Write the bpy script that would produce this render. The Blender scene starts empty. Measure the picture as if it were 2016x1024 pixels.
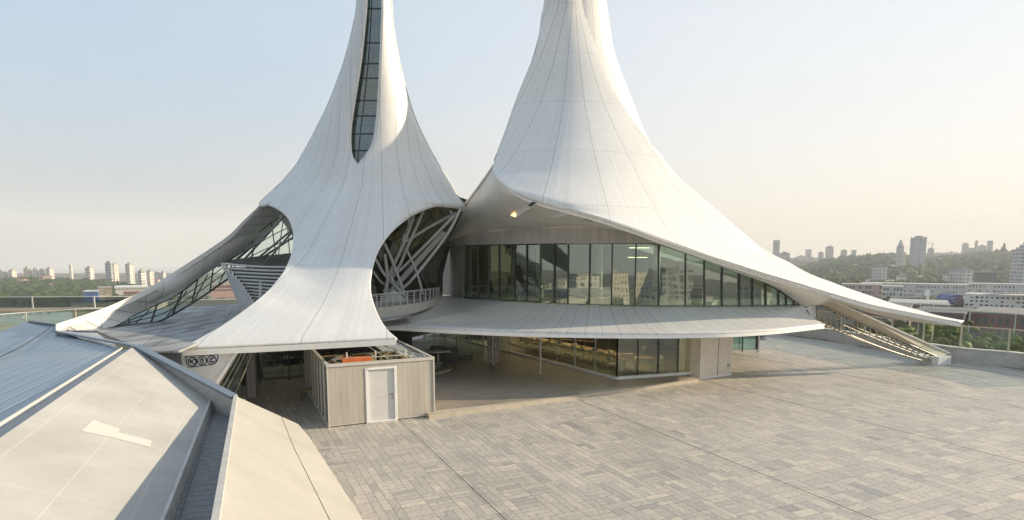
import bpy, bmesh, math, random
import numpy as np
from mathutils import Vector, Quaternion
random.seed(7)
S = bpy.context.scene
COL = S.collection
R = math.radians

# ------------------------------------------------------------------ camera
F = 1195.0            # focal length in pixels of a 2016 wide picture
PITCH = R(7.0)
HOR = 508.0           # picture row of the horizon
CY = HOR + F*math.tan(PITCH)
H = 6.2               # eye height above the plaza
cam = bpy.data.cameras.new('camera'); camo = bpy.data.objects.new('camera', cam); COL.objects.link(camo)
camo.location = (0, 0, H); camo.rotation_euler = (R(90)-PITCH, 0, 0)
cam.sensor_width = 36; cam.lens = F/2016*36
cam.shift_y = (CY-512)/2016
cam.clip_start = .1; cam.clip_end = 9000
S.camera = camo
cp, sp = math.cos(PITCH), math.sin(PITCH)

# ------------------------------------------------------------------ light
SUN_AZ, SUN_EL = R(79), R(17)
w = bpy.data.worlds.new('World'); S.world = w; w.use_nodes = True
nt = w.node_tree; nt.nodes.clear()
def N(t, kind, **kw):
    n = t.nodes.new(kind)
    for k, v in kw.items(): setattr(n, k, v)
    return n
wo = N(nt, 'ShaderNodeOutputWorld'); bg = N(nt, 'ShaderNodeBackground')
sky = N(nt, 'ShaderNodeTexSky', sky_type='NISHITA', sun_disc=False, sun_elevation=SUN_EL, sun_rotation=SUN_AZ,
        altitude=0, air_density=1.0, dust_density=1.6, ozone_density=3.0)
tc = N(nt, 'ShaderNodeTexCoord'); sx = N(nt, 'ShaderNodeSeparateXYZ'); mx = N(nt, 'ShaderNodeMath', operation='MAXIMUM'); cx = N(nt, 'ShaderNodeCombineXYZ')
mx.inputs[1].default_value = .02
nt.links.new(tc.outputs['Generated'], sx.inputs[0]); nt.links.new(sx.outputs[2], mx.inputs[0])
nt.links.new(sx.outputs[0], cx.inputs[0]); nt.links.new(sx.outputs[1], cx.inputs[1]); nt.links.new(mx.outputs[0], cx.inputs[2])
nt.links.new(cx.outputs[0], sky.inputs[0])
hs = N(nt, 'ShaderNodeHueSaturation'); hs.inputs['Saturation'].default_value = .66
gm = N(nt, 'ShaderNodeGamma'); gm.inputs[1].default_value = .72
nt.links.new(sky.outputs[0], gm.inputs[0]); nt.links.new(gm.outputs[0], hs.inputs['Color'])
# hazy air brightening and warming towards the sun side
def wm(op, a=None, b=None, c=None):
    n = N(nt, 'ShaderNodeMath', operation=op)
    for i, v in enumerate((a, b, c)):
        if v is None: continue
        if isinstance(v, (int, float)): n.inputs[i].default_value = v
        else: nt.links.new(v, n.inputs[i])
    return n.outputs[0]
def wmix(f, a, b):
    n = N(nt, 'ShaderNodeMix', data_type='RGBA'); nt.links.new(f, n.inputs[0]) if not isinstance(f, float) else setattr(n.inputs[0], 'default_value', f)
    for i, v in ((6, a), (7, b)):
        if isinstance(v, tuple): n.inputs[i].default_value = (*[q/.15 for q in v], 1)
        else: nt.links.new(v, n.inputs[i])
    return n.outputs[2]
sund = wm('ADD', wm('MULTIPLY', sx.outputs[0], math.sin(SUN_AZ)), wm('MULTIPLY', sx.outputs[1], math.cos(SUN_AZ)))
ns = N(nt, 'ShaderNodeTexNoise'); ns.inputs['Scale'].default_value = 2.2; ns.inputs['Detail'].default_value = 5
mpn = N(nt, 'ShaderNodeMapping'); mpn.inputs['Scale'].default_value = (1, 1, 3.5); nt.links.new(tc.outputs['Generated'], mpn.inputs[0]); nt.links.new(mpn.outputs[0], ns.inputs['Vector'])
rs = N(nt, 'ShaderNodeMapRange', interpolation_type='SMOOTHSTEP'); rs.inputs[1].default_value = -.55; rs.inputs[2].default_value = .85; nt.links.new(wm('ADD', sund, wm('MULTIPLY_ADD', ns.outputs[0], .35, -.175)), rs.inputs[0])
rz_ = N(nt, 'ShaderNodeMapRange', interpolation_type='SMOOTHSTEP'); rz_.inputs[1].default_value = -.02; rz_.inputs[2].default_value = .34; nt.links.new(sx.outputs[2], rz_.inputs[0])
hor_ = wmix(rs.outputs[0], (.262, .268, .258), (.50, .44, .355)); top_ = wmix(rs.outputs[0], (.225, .295, .365), (.425, .43, .425))
rq_ = N(nt, 'ShaderNodeMapRange', interpolation_type='SMOOTHSTEP'); rq_.inputs[1].default_value = .30; rq_.inputs[2].default_value = .85; nt.links.new(sx.outputs[2], rq_.inputs[0])
zen_ = N(nt, 'ShaderNodeRGB'); zen_.outputs[0].default_value = (.20/.15, .25/.15, .31/.15, 1)
skyc = wmix(.78, hs.outputs[0], wmix(rq_.outputs[0], wmix(rz_.outputs[0], hor_, top_), zen_.outputs[0]))
nt.links.new(skyc, bg.inputs[0]); bg.inputs[1].default_value = .15
nt.links.new(bg.outputs[0], wo.inputs[0])
sl = bpy.data.lights.new('sun', 'SUN'); sl.energy = 3.5; sl.angle = R(.6); sl.color = (1, .82, .58)
so = bpy.data.objects.new('sun', sl); COL.objects.link(so)
sd = Vector((math.sin(SUN_AZ)*math.cos(SUN_EL), math.cos(SUN_AZ)*math.cos(SUN_EL), math.sin(SUN_EL)))
so.rotation_euler = (-sd).to_track_quat('-Z', 'Y').to_euler(); so.location = (60, 20, 60)
S.view_settings.view_transform = 'Standard'; S.view_settings.look = 'None'
S.view_settings.exposure = 1.18; S.view_settings.gamma = 1
S.render.engine = 'CYCLES'
S.cycles.max_bounces = 8; S.cycles.transparent_max_bounces = 16; S.cycles.volume_bounces = 0
S.cycles.sample_clamp_indirect = 6

# ------------------------------------------------------------------ helpers
def ray(x, y):
    a = (x-1008)/F; b = -(y-CY)/F
    return a, cp+b*sp, -sp+b*cp
def P(x, y, d):                      # point seen at photo pixel x,y that stands d metres forward of the eye
    a, f, u = ray(x, y); t = d/f
    return Vector((a*t, d, H+u*t))
def Z(x, y, z):                      # point seen at photo pixel x,y whose height is z
    a, f, u = ray(x, y); t = (z-H)/u
    return Vector((a*t, f*t, z))

def cr(p, n):                        # Catmull-Rom resample of a list of numpy rows to n samples
    p = [np.array(q, float) for q in p]; m = len(p)-1; out = []
    for i in range(n):
        t = i/(n-1)*m; k = min(int(t), m-1); f = t-k
        a, b, c, d = p[max(k-1, 0)], p[k], p[k+1], p[min(k+2, m)]
        if k == 0: a = 2*b-c
        if k == m-1: d = 2*c-b
        out.append(.5*((2*b)+(-a+c)*f+(2*a-5*b+4*c-d)*f*f+(-a+3*b-3*c+d)*f**3))
    return out
def crp(pts, n): return [Vector(v) for v in cr(pts, n)]

class MB:
    def __init__(s): s.v = []; s.f = []; s.m = []
    def add(s, vs, fs, mi=0):
        o = len(s.v); s.v += [tuple(v) for v in vs]; s.f += [tuple(o+i for i in f) for f in fs]; s.m += [mi]*len(fs); return s
    def box(s, c, size, rz=0, mi=0):
        hx, hy, hz = size[0]/2, size[1]/2, size[2]/2; cr_, sr = math.cos(rz), math.sin(rz); vs = []
        for dz in (-hz, hz):
            for dx, dy in ((-hx, -hy), (hx, -hy), (hx, hy), (-hx, hy)):
                vs.append((c[0]+dx*cr_-dy*sr, c[1]+dx*sr+dy*cr_, c[2]+dz))
        return s.add(vs, [(3, 2, 1, 0), (4, 5, 6, 7), (0, 1, 5, 4), (1, 2, 6, 5), (2, 3, 7, 6), (3, 0, 4, 7)], mi)
    def hexa(s, b, t, mi=0):         # bottom 4 and top 4 points, counter-clockwise from above
        return s.add(list(b)+list(t), [(3, 2, 1, 0), (4, 5, 6, 7), (0, 1, 5, 4), (1, 2, 6, 5), (2, 3, 7, 6), (3, 0, 4, 7)], mi)
    def prism(s, poly, z0, z1, mi=0):
        n = len(poly)
        vs = [(p[0], p[1], z0) for p in poly]+[(p[0], p[1], z1) for p in poly]
        return s.add(vs, [tuple(range(n-1, -1, -1)), tuple(range(n, 2*n))]+[(i, (i+1) % n, n+(i+1) % n, n+i) for i in range(n)], mi)
    def slab(s, poly, off, mi=0):    # polygon of 3D points given thickness along vector off
        n = len(poly); off = Vector(off)
        vs = [Vector(p) for p in poly]+[Vector(p)+off for p in poly]
        return s.add(vs, [tuple(range(n)), tuple(range(2*n-1, n-1, -1))]+[(i, n+i, n+(i+1) % n, (i+1) % n) for i in range(n)], mi)
    def bar(s, a, b, w_, h_=None, up=(0, 0, 1), mi=0):
        h_ = h_ or w_; a = Vector(a); b = Vector(b); d = (b-a).normalized(); up = Vector(up)
        if abs(d.dot(up)) > .98: up = Vector((0, 1, 0))
        x = d.cross(up).normalized()*w_/2; y = x.cross(d).normalized()*h_/2
        return s.hexa([a-x-y, a+x-y, b+x-y, b-x-y], [a-x+y, a+x+y, b+x+y, b-x+y], mi)
    def tube(s, path, r, n=8, r1=None, mi=0):
        path = [Vector(p) for p in path]; m = len(path); vs = []; prev = None
        for i, p in enumerate(path):
            d = (path[min(i+1, m-1)]-path[max(i-1, 0)]).normalized()
            if prev is None:
                ref = Vector((0, 0, 1)) if abs(d.z) < .9 else Vector((1, 0, 0)); x = d.cross(ref).normalized()
            else: x = (prev-d*prev.dot(d)).normalized()
            prev = x; y = d.cross(x)
            rr = r if r1 is None else r+(r1-r)*i/(m-1)
            for k in range(n):
                a = 2*math.pi*k/n; vs.append(p+x*math.cos(a)*rr+y*math.sin(a)*rr)
        fs = [(i*n+k, i*n+(k+1) % n, (i+1)*n+(k+1) % n, (i+1)*n+k) for i in range(m-1) for k in range(n)]
        fs += [tuple(range(n-1, -1, -1)), tuple((m-1)*n+k for k in range(n))]
        return s.add(vs, fs, mi)
    def grid(s, rows, flip=False, mi=0, skip=None):
        n = len(rows[0]); vs = [q for r_ in rows for q in r_]; fs = []
        for i in range(len(rows)-1):
            for k in range(n-1):
                if skip and skip(i, k): continue
                f = (i*n+k, i*n+k+1, (i+1)*n+k+1, (i+1)*n+k)
                fs.append(f[::-1] if flip else f)
        return s.add(vs, fs, mi)
    def build(s, name, mats, parent=None, smooth=False, solid=0, bevel=0, weld=False):
        me = bpy.data.meshes.new(name); off = Vector((0, 0, 0)); q = parent
        if parent is not None: off = Vector(parent.get('_o', (0, 0, 0)))
        me.from_pydata([tuple(Vector(v)-off) for v in s.v], [], s.f); me.update()
        if not isinstance(mats, (list, tuple)): mats = [mats]
        if weld:
            bm_ = bmesh.new(); bm_.from_mesh(me); bmesh.ops.remove_doubles(bm_, verts=bm_.verts, dist=1e-4); bm_.to_mesh(me); bm_.free()
        for m_ in mats: me.materials.append(m_)
        if len(mats) > 1: me.polygons.foreach_set('material_index', s.m)
        if smooth: me.polygons.foreach_set('use_smooth', [True]*len(me.polygons))
        o = bpy.data.objects.new(name, me); COL.objects.link(o)
        if parent is not None: o.parent = parent; o['_o'] = tuple(off)
        else: o['_o'] = (0.0, 0.0, 0.0)
        if solid:
            m_ = o.modifiers.new('thickness', 'SOLIDIFY'); m_.thickness = abs(solid); m_.offset = -1 if solid > 0 else 1; m_.use_even_offset = False
        if bevel:
            m_ = o.modifiers.new('edge', 'BEVEL'); m_.width = bevel; m_.segments = 1; m_.limit_method = 'ANGLE'
        return o
def thing(name, label, cat, loc=(0, 0, 0), group=None):
    o = bpy.data.objects.new(name, None); COL.objects.link(o); o.location = loc; o['_o'] = tuple(loc)
    o.empty_display_size = .2
    o['label'] = label; o['category'] = cat
    if group: o['group'] = group
    return o
def tag(o, label, cat, group=None):
    o['label'] = label; o['category'] = cat
    if group: o['group'] = group
    return o
def kind(o, k, label=None):
    o['kind'] = k
    if label: o['label'] = label
    return o
def dup(root, loc, rz=0, label=None, group=None, sc=None):
    kids = {}
    for o in bpy.data.objects:
        if o.parent: kids.setdefault(o.parent.name, []).append(o)
    r_ = root.copy(); COL.objects.link(r_); r_.location = loc; r_.rotation_euler = (0, 0, rz)
    if sc: r_.scale = (sc, sc, sc)
    if label: r_['label'] = label
    if group: r_['group'] = group
    for ch in kids.get(root.name, []):
        c = ch.copy(); COL.objects.link(c); c.parent = r_
        for g in kids.get(ch.name, []):
            e = g.copy(); COL.objects.link(e); e.parent = c
    return r_

# ------------------------------------------------------------------ materials
def mnode(t, op, a=None, b=None, c=None):
    n = N(t, 'ShaderNodeMath', operation=op)
    for i, v in enumerate((a, b, c)):
        if v is None: continue
        if isinstance(v, (int, float)): n.inputs[i].default_value = v
        else: t.links.new(v, n.inputs[i])
    return n.outputs[0]
def base_mat(name, col, rough=.6, metal=0, var=.12, scale=3.0, bump=0.0, spec=.5, detail=4, stretch=None):
    m = bpy.data.materials.new(name); m.use_nodes = True; t = m.node_tree; b = t.nodes['Principled BSDF']
    b.inputs['Roughness'].default_value = rough; b.inputs['Metallic'].default_value = metal
    b.inputs['Specular IOR Level'].default_value = spec
    g = N(t, 'ShaderNodeNewGeometry'); no = N(t, 'ShaderNodeTexNoise'); no.inputs['Scale'].default_value = scale; no.inputs['Detail'].default_value = detail
    src = g.outputs['Position']
    if stretch:
        mp = N(t, 'ShaderNodeMapping'); mp.inputs['Scale'].default_value = stretch; t.links.new(src, mp.inputs[0]); src = mp.outputs[0]
    t.links.new(src, no.inputs['Vector'])
    mr = N(t, 'ShaderNodeMapRange'); mr.inputs[1].default_value = .3; mr.inputs[2].default_value = .7
    mr.inputs[3].default_value = 1-var; mr.inputs[4].default_value = 1+var
    t.links.new(no.outputs[0], mr.inputs[0])
    mm = N(t, 'ShaderNodeVectorMath', operation='SCALE'); mm.inputs[0].default_value = col; t.links.new(mr.outputs[0], mm.inputs['Scale'])
    t.links.new(mm.outputs[0], b.inputs['Base Color'])
    if bump:
        bu = N(t, 'ShaderNodeBump'); bu.inputs['Strength'].default_value = bump; bu.inputs['Distance'].default_value = .02
        t.links.new(no.outputs[0], bu.inputs['Height']); t.links.new(bu.outputs[0], b.inputs['Normal'])
    nf = N(t, 'ShaderNodeTexNoise'); nf.inputs['Scale'].default_value = scale*11; nf.inputs['Detail'].default_value = 6; t.links.new(src, nf.inputs['Vector'])
    m2 = N(t, 'ShaderNodeVectorMath', operation='SCALE'); t.links.new(mm.outputs[0], m2.inputs[0]); t.links.new(mnode(t, 'MULTIPLY_ADD', nf.outputs[0], .16, .92), m2.inputs['Scale']); t.links.new(m2.outputs[0], b.inputs['Base Color'])
    m['mm'] = m2.name
    return m
def line_mask(t, coord, step, width, off=0.0):       # 1 on a line repeating every step, width wide (same units)
    f = mnode(t, 'FRACT', mnode(t, 'DIVIDE', mnode(t, 'ADD', coord, off+1000*step), step))
    d = mnode(t, 'MULTIPLY', mnode(t, 'MINIMUM', f, mnode(t, 'SUBTRACT', 1.0, f)), step)
    return mnode(t, 'LESS_THAN', d, width if not isinstance(width, (int, float)) else float(width)/2)
def darken(t, src, mask, k, colour=(0.05, 0.05, 0.05)):
    mi = N(t, 'ShaderNodeMix', data_type='RGBA'); mi.inputs[7].default_value = (*colour, 1)
    t.links.new(src, mi.inputs[6]); t.links.new(mnode(t, 'MULTIPLY', mask, k), mi.inputs[0]); return mi.outputs[2]
def clad_mat(name, col, axis, big=15, fine=1.5, zst=None, offs=0, rough=.42, zoff=0):
    """white cladding whose joints run down the tent from an axis, with rare level joints"""
    m = base_mat(name, col, rough, 0, .035, .35); t = m.node_tree; b = t.nodes['Principled BSDF']; src = t.nodes[m['mm']].outputs[0]
    g = N(t, 'ShaderNodeNewGeometry'); s = N(t, 'ShaderNodeSeparateXYZ'); t.links.new(g.outputs['Position'], s.inputs[0])
    dx = mnode(t, 'SUBTRACT', s.outputs[0], axis[0]); dy = mnode(t, 'SUBTRACT', axis[1], s.outputs[1])
    ang = mnode(t, 'ADD', mnode(t, 'MULTIPLY', mnode(t, 'ARCTAN2', dx, dy), 180/math.pi), offs)
    rad = mnode(t, 'SQRT', mnode(t, 'ADD', mnode(t, 'MULTIPLY', dx, dx), mnode(t, 'MULTIPLY', dy, dy)))
    def wd(mm_): return mnode(t, 'MULTIPLY', mnode(t, 'DIVIDE', mm_, rad), 180/math.pi)
    # per strip tone
    fl = mnode(t, 'FLOOR', mnode(t, 'DIVIDE', ang, fine)); wn = N(t, 'ShaderNodeTexWhiteNoise', noise_dimensions='1D'); t.links.new(fl, wn.inputs['W'])
    cv = N(t, 'ShaderNodeCombineXYZ'); t.links.new(mnode(t, 'MULTIPLY', ang, 1.6), cv.inputs[0]); t.links.new(mnode(t, 'MULTIPLY', s.outputs[2], .25), cv.inputs[1])
    st = N(t, 'ShaderNodeTexNoise'); st.inputs['Scale'].default_value = 1.0; st.inputs['Detail'].default_value = 5; t.links.new(cv.outputs[0], st.inputs['Vector'])
    k = mnode(t, 'ADD', mnode(t, 'MULTIPLY', wn.outputs[0], .055), mnode(t, 'MULTIPLY', st.outputs[0], .17)); k = mnode(t, 'ADD', k, .87)
    sc = N(t, 'ShaderNodeVectorMath', operation='SCALE'); t.links.new(src, sc.inputs[0]); t.links.new(k, sc.inputs['Scale']); src = sc.outputs[0]
    src = darken(t, src, line_mask(t, ang, fine, wd(.007)), .11)
    src = darken(t, src, line_mask(t, ang, big, wd(.014)), .50)
    if zst: src = darken(t, src, line_mask(t, s.outputs[2], zst, .03, zoff), .22)
    t.links.new(src, b.inputs['Base Color']); return m
def plane_mat(name, col, lines, rough=.5, metal=0, var=.06, scale=.8, stretch=None, bump=0, colour=(.05, .05, .05)):
    """lines: (dirx, diry, dirz, step, width, strength, offset) joints across a world direction"""
    m = base_mat(name, col, rough, metal, var, scale, bump, stretch=stretch); t = m.node_tree; b = t.nodes['Principled BSDF']; src = t.nodes[m['mm']].outputs[0]
    g = N(t, 'ShaderNodeNewGeometry')
    for L in lines:
        d = N(t, 'ShaderNodeVectorMath', operation='DOT_PRODUCT'); d.inputs[1].default_value = L[:3]; t.links.new(g.outputs['Position'], d.inputs[0])
        src = darken(t, src, line_mask(t, d.outputs['Value'], L[3], L[4], L[6] if len(L) > 6 else 0), L[5], colour if len(L) < 8 else L[7])
    t.links.new(src, b.inputs['Base Color']); return m
def glass_mat(name, tint, refl=1.0, rough=.0, base=.06):
    m = bpy.data.materials.new(name); m.use_nodes = True; t = m.node_tree; t.nodes.clear()
    o = N(t, 'ShaderNodeOutputMaterial'); tr = N(t, 'ShaderNodeBsdfTransparent'); tr.inputs[0].default_value = (*tint, 1)
    gl = N(t, 'ShaderNodeBsdfGlossy'); gl.inputs['Roughness'].default_value = rough; gl.inputs[0].default_value = (.9, .95, .93, 1)
    lw = N(t, 'ShaderNodeLayerWeight'); lw.inputs[0].default_value = .5; frs = mnode(t, 'MULTIPLY_ADD', mnode(t, 'POWER', lw.outputs['Facing'], 5.0), .96, .04)
    g = N(t, 'ShaderNodeNewGeometry'); no = N(t, 'ShaderNodeTexNoise'); no.inputs['Scale'].default_value = .6; t.links.new(g.outputs['Position'], no.inputs['Vector'])
    k = mnode(t, 'MULTIPLY_ADD', no.outputs[0], .04, base-.02)
    n2 = N(t, 'ShaderNodeTexNoise'); n2.inputs['Scale'].default_value = .55; n2.inputs['Detail'].default_value = 1; t.links.new(g.outputs['Position'], n2.inputs['Vector'])
    bu = N(t, 'ShaderNodeBump'); bu.inputs['Strength'].default_value = .25; bu.inputs['Distance'].default_value = .02; t.links.new(n2.outputs[0], bu.inputs['Height']); t.links.new(bu.outputs[0], gl.inputs['Normal'])
    mi = N(t, 'ShaderNodeMixShader'); t.links.new(mnode(t, 'MINIMUM', mnode(t, 'MULTIPLY_ADD', frs, refl, k), .95), mi.inputs[0])
    t.links.new(tr.outputs[0], mi.inputs[1]); t.links.new(gl.outputs[0], mi.inputs[2]); t.links.new(mi.outputs[0], o.inputs[0]); return m
def emit_mat(name, col, s_):
    m = bpy.data.materials.new(name); m.use_nodes = True; b = m.node_tree.nodes['Principled BSDF']
    b.inputs['Base Color'].default_value = (*col, 1); b.inputs['Emission Color'].default_value = (*col, 1); b.inputs['Emission Strength'].default_value = s_; return m

WHITE = (.71, .71, .695)
A1 = (-7.8, 37.2); A2 = (3.7, 38.5)
M = {}
M['shell1'] = clad_mat('white_cladding_left', WHITE, A1, 12, 1.2, None, offs=0)
M['shell2'] = clad_mat('white_cladding_right', WHITE, A2, 20, 1.5, 3.1, offs=14, zoff=.6)
M['shell2b'] = clad_mat('white_cladding_rear', WHITE, (4.3, 44), 12, 1.5, None)
M['skirt'] = clad_mat('skirt_cladding', (.66, .645, .615), (6.5, 48), 2.2, 1.1, None, rough=.35)
M['soffit'] = plane_mat('soffit_boards', (.66, .63, .56), [(.35, .9, -.3, .28, .014, .35), (1, .1, 0, 2.6, .012, .2)], rough=.4, stretch=(.3, 1, 1))
M['rim'] = base_mat('white_edge_trim', (.78, .77, .74), .4, var=.05)
M['panel'] = plane_mat('grey_wall_panels', (.40, .385, .36), [(.95, .3, 0, .62, .016, .5), ], rough=.5, stretch=(2, 2, .3), var=.1)
M['white'] = base_mat('white_paint', (.76, .76, .74), .45, var=.05)
M['steelw'] = base_mat('pale_steel', (.50, .51, .50), .4, var=.06)
M['frame'] = base_mat('dark_frame', (.03, .038, .04), .4, var=.1)
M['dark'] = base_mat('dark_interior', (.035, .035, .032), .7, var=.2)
M['glass'] = glass_mat('tinted_glass', (.80, .84, .78), 1.0, base=.05)
M['glass_up'] = glass_mat('upper_glass', (.56, .66, .59), 1.7, base=.15)
M['glass_clear'] = glass_mat('pale_glass', (.80, .91, .86), 1.0, base=.05)
M['glass_rail'] = glass_mat('rail_glass', (.80, .87, .84), 1.0, base=.04)
M['glass_olive'] = glass_mat('olive_glass', (.40, .41, .27), .25, base=.03)
# ------------------------------------------------------------------ plaza
AV = Vector((math.sin(R(65)), math.cos(R(65)), 0)); BV = Vector((-AV.y, AV.x, 0))
K0 = Z(647, 843, 0)
def pl(i, j, z=0): q = K0+AV*i+BV*j; return Vector((q.x, q.y, z))
def st_poly(name, poly, z, mat_, k='structure', th=.3):
    return kind(MB().prism(poly, z-th, z).build(name, mat_), k)
M['joint'] = base_mat('paving_joint', (.055, .05, .045), .9)
def tone_mat(name, cols, rough=.55):
    m = base_mat(name, (1, 1, 1), rough, 0, .16, 9.0, .15, detail=8); t = m.node_tree; b = t.nodes['Principled BSDF']
    at = N(t, 'ShaderNodeAttribute', attribute_name='tone'); rp = N(t, 'ShaderNodeValToRGB'); e = rp.color_ramp.elements
    while len(e) < len(cols): e.new(.5)
    for i, c in enumerate(cols): e[i].position = i/(len(cols)-1); e[i].color = (*c, 1)
    t.links.new(at.outputs['Fac'], rp.inputs[0])
    big = N(t, 'ShaderNodeTexNoise'); big.inputs['Scale'].default_value = .35; big.inputs['Detail'].default_value = 5; g = N(t, 'ShaderNodeNewGeometry'); t.links.new(g.outputs['Position'], big.inputs['Vector'])
    s0 = N(t, 'ShaderNodeVectorMath', operation='SCALE'); t.links.new(rp.outputs[0], s0.inputs[0]); t.links.new(mnode(t, 'MULTIPLY_ADD', big.outputs[0], .35, .82), s0.inputs['Scale'])
    mu = N(t, 'ShaderNodeVectorMath', operation='MULTIPLY'); t.links.new(s0.outputs[0], mu.inputs[0]); t.links.new(t.nodes[m['mm']].outputs[0], mu.inputs[1])
    t.links.new(mu.outputs[0], b.inputs['Base Color'])
    t.links.new(mnode(t, 'MULTIPLY_ADD', big.outputs[0], .5, .25), b.inputs['Roughness']); return m
TONES = [(.31, .295, .275), (.375, .355, .325), (.43, .402, .358), (.485, .446, .386), (.535, .485, .41), (.585, .525, .435)]
M['paver'] = tone_mat('stone_pavers', TONES)
M['podium'] = tone_mat('podium_stone', [(.27, .24, .195), (.32, .28, .225), (.36, .31, .245)])
def pavers(name, i0, i1, j0, j1, z, inside, mat_, cell=.66, seed=1, mode='mix'):
    rnd = random.Random(seed); vs = []; fs = []; tone = []; g = .004 if mode == 'mix' else .009
    def quad(a0, a1, b0, b1, tn):
        if a1-a0 < .03 or b1-b0 < .03: return
        o = len(vs)
        for p, q in ((a0+g, b0+g), (a1-g, b0+g), (a1-g, b1-g), (a0+g, b1-g)): vs.append(tuple(pl(p, q, z)))
        fs.append((o, o+1, o+2, o+3)); tone.append(tn)
    def tn(): return min(1, max(0, rnd.gauss(.5, .17)))
    ni = int((i1-i0)/cell); nj = int((j1-j0)/cell)
    for a in range(ni):
        k = 0
        while k < nj:
            p, q = i0+a*cell, j0+k*cell; c = pl(p+cell/2, q+cell/2)
            if not inside(c.x, c.y): k += 1; continue
            dist = c.y; right = c.x/max(dist, 1)
            pb = .45+.045*(dist-16) if mode == 'mix' else 0
            n = 3 if (right < .42 or dist > 22) else 2
            if rnd.random() < .12: n = 2
            if mode != 'mix' or rnd.random() > pb:
                for s in range(n): 
                    if rnd.random() < .25:
                        m_ = rnd.uniform(.3, .7)*cell
                        quad(p, p+m_, q+s*cell/n, q+(s+1)*cell/n, tn()); quad(p+m_, p+cell, q+s*cell/n, q+(s+1)*cell/n, tn())
                    else: quad(p, p+cell, q+s*cell/n, q+(s+1)*cell/n, tn())
                k += 1
            else:
                L = 1
                while rnd.random() < pb*.75 and L < 4: L += 1
                for s in range(n):
                    q0 = q; end = q+L*cell
                    while q0 < end-.05:
                        l_ = rnd.choice((.66, .66, .44, .99, 1.32)); q1 = min(q0+l_, end)
                        quad(p+s*cell/n, p+(s+1)*cell/n, q0, q1, tn()); q0 = q1
                k += L
    b = MB(); b.v = vs; b.f = fs; b.m = [0]*len(fs); o = b.build(name, mat_)
    at = o.data.attributes.new('tone', 'FLOAT', 'FACE'); at.data.foreach_set('value', tone); return kind(o, 'structure')
par_px = [(2150, 752), (2016, 727), (1930, 718), (1870, 711), (1745, 691), (1640, 672), (1560, 661), (1440, 650), (1330, 645)]
PAR = [Z(x, y, 0) for x, y in par_px]
plaza_poly = [(-16, 8), (34, 8), (34, 30)]+[(p.x, p.y) for p in PAR]+[(-18, 46)]
st_poly('plaza', plaza_poly, -.006, M['joint'])
def inpoly(poly):
    def f(x, y):
        r_ = False; n = len(poly)
        for i in range(n):
            x1, y1 = poly[i][0], poly[i][1]; x2, y2 = poly[(i+1) % n][0], poly[(i+1) % n][1]
            if (y1 > y) != (y2 > y) and x < (x2-x1)*(y-y1)/(y2-y1)+x1: r_ = not r_
        return r_
    return f
E = [Z(845, 817, .17), Z(969, 800, .17), Z(1153, 774, .17), Z(1376, 746, .17)]
pod_poly = [(E[0].x, E[0].y), (E[3].x, E[3].y)]+[tuple((E[3]+BV*14)[:2]), tuple((E[0]+BV*24+AV*1)[:2])]
inP, inPod = inpoly(plaza_poly), inpoly(pod_poly)
def inPodS(x, y): return all(inPod(x+AV.x*a+BV.x*b, y+AV.y*a+BV.y*b) for a in (-.34, .34) for b in (-.34, .34))
LN = pl(0, 0); 
def plaza_in(x, y): return inP(x, y) and not inPodS(x, y) and y > 10.5 and x > -14 and abs(x)/y < 1.7 and not (x > -4 and x < 20 and y > 45)
pavers('paving', -8, 48, -26, 36, 0, plaza_in, M['paver'])
st_poly('podium', pod_poly, .164, base_mat('podium_kerb', (.44, .39, .31), .7), th=.20)
pavers('podium_paving', 2, 34, -4, 30, .17, lambda x, y: all(inPod(x+AV.x*a+BV.x*b, y+AV.y*a+BV.y*b) for a in (-.3, .3) for b in (-.3, .3)), M['podium'], cell=.6, seed=3, mode='x')

ej = MB()
for i_ in range(2, 46, 8):
    a_, b_ = pl(i_+.65, -24, .003), None; run = None
    for j_ in range(-24, 36):
        q_ = pl(i_+.65, j_+.5); ok_ = plaza_in(q_.x, q_.y)
        if ok_ and run is None: run = j_
        if (not ok_ or j_ == 35) and run is not None: ej.bar(pl(i_+.65, run, .001), pl(i_+.65, j_, .001), .015, .006); run = None
kind(ej.build('expansion_joints', M['joint']), 'structure')
# low wall with a glass balustrade round the plaza
M['concrete'] = base_mat('parapet_concrete', (.46, .445, .41), .7, var=.14)
M['coping'] = base_mat('parapet_coping', (.50, .49, .46), .6)
M['railmetal'] = base_mat('rail_metal', (.55, .50, .40), .35, .3)
pw = crp(PAR, 60); MWt = MB(); MC = MB()
def outward(pts, i):
    d = (pts[min(i+1, len(pts)-1)]-pts[max(i-1, 0)]); n = Vector((d.y, -d.x, 0)).normalized()
    return n if n.dot(Vector((.6, .8, 0))) > 0 else -n
wt = thing('parapet_wall', 'low grey concrete wall curving round the far edge of the paved plaza', 'wall', tuple(PAR[3]))
WH = .82
rin, rout, ti, to_ = [], [], [], []
for i, p in enumerate(pw):
    n = outward(pw, i); rin.append(p); rout.append(p+n*.42)
    ti.append(p-n*.04); to_.append(p+n*.46)
up = lambda L, h: [q+Vector((0, 0, h)) for q in L]
MWt.grid([rin, up(rin, WH)]).grid([up(rout, WH), rout]).build('wall', M['concrete'], wt)
MC.grid([up(ti, WH), up(ti, WH+.06), up(to_, WH+.06), up(to_, WH), up(ti, WH)]).build('coping', M['coping'], wt)
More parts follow.
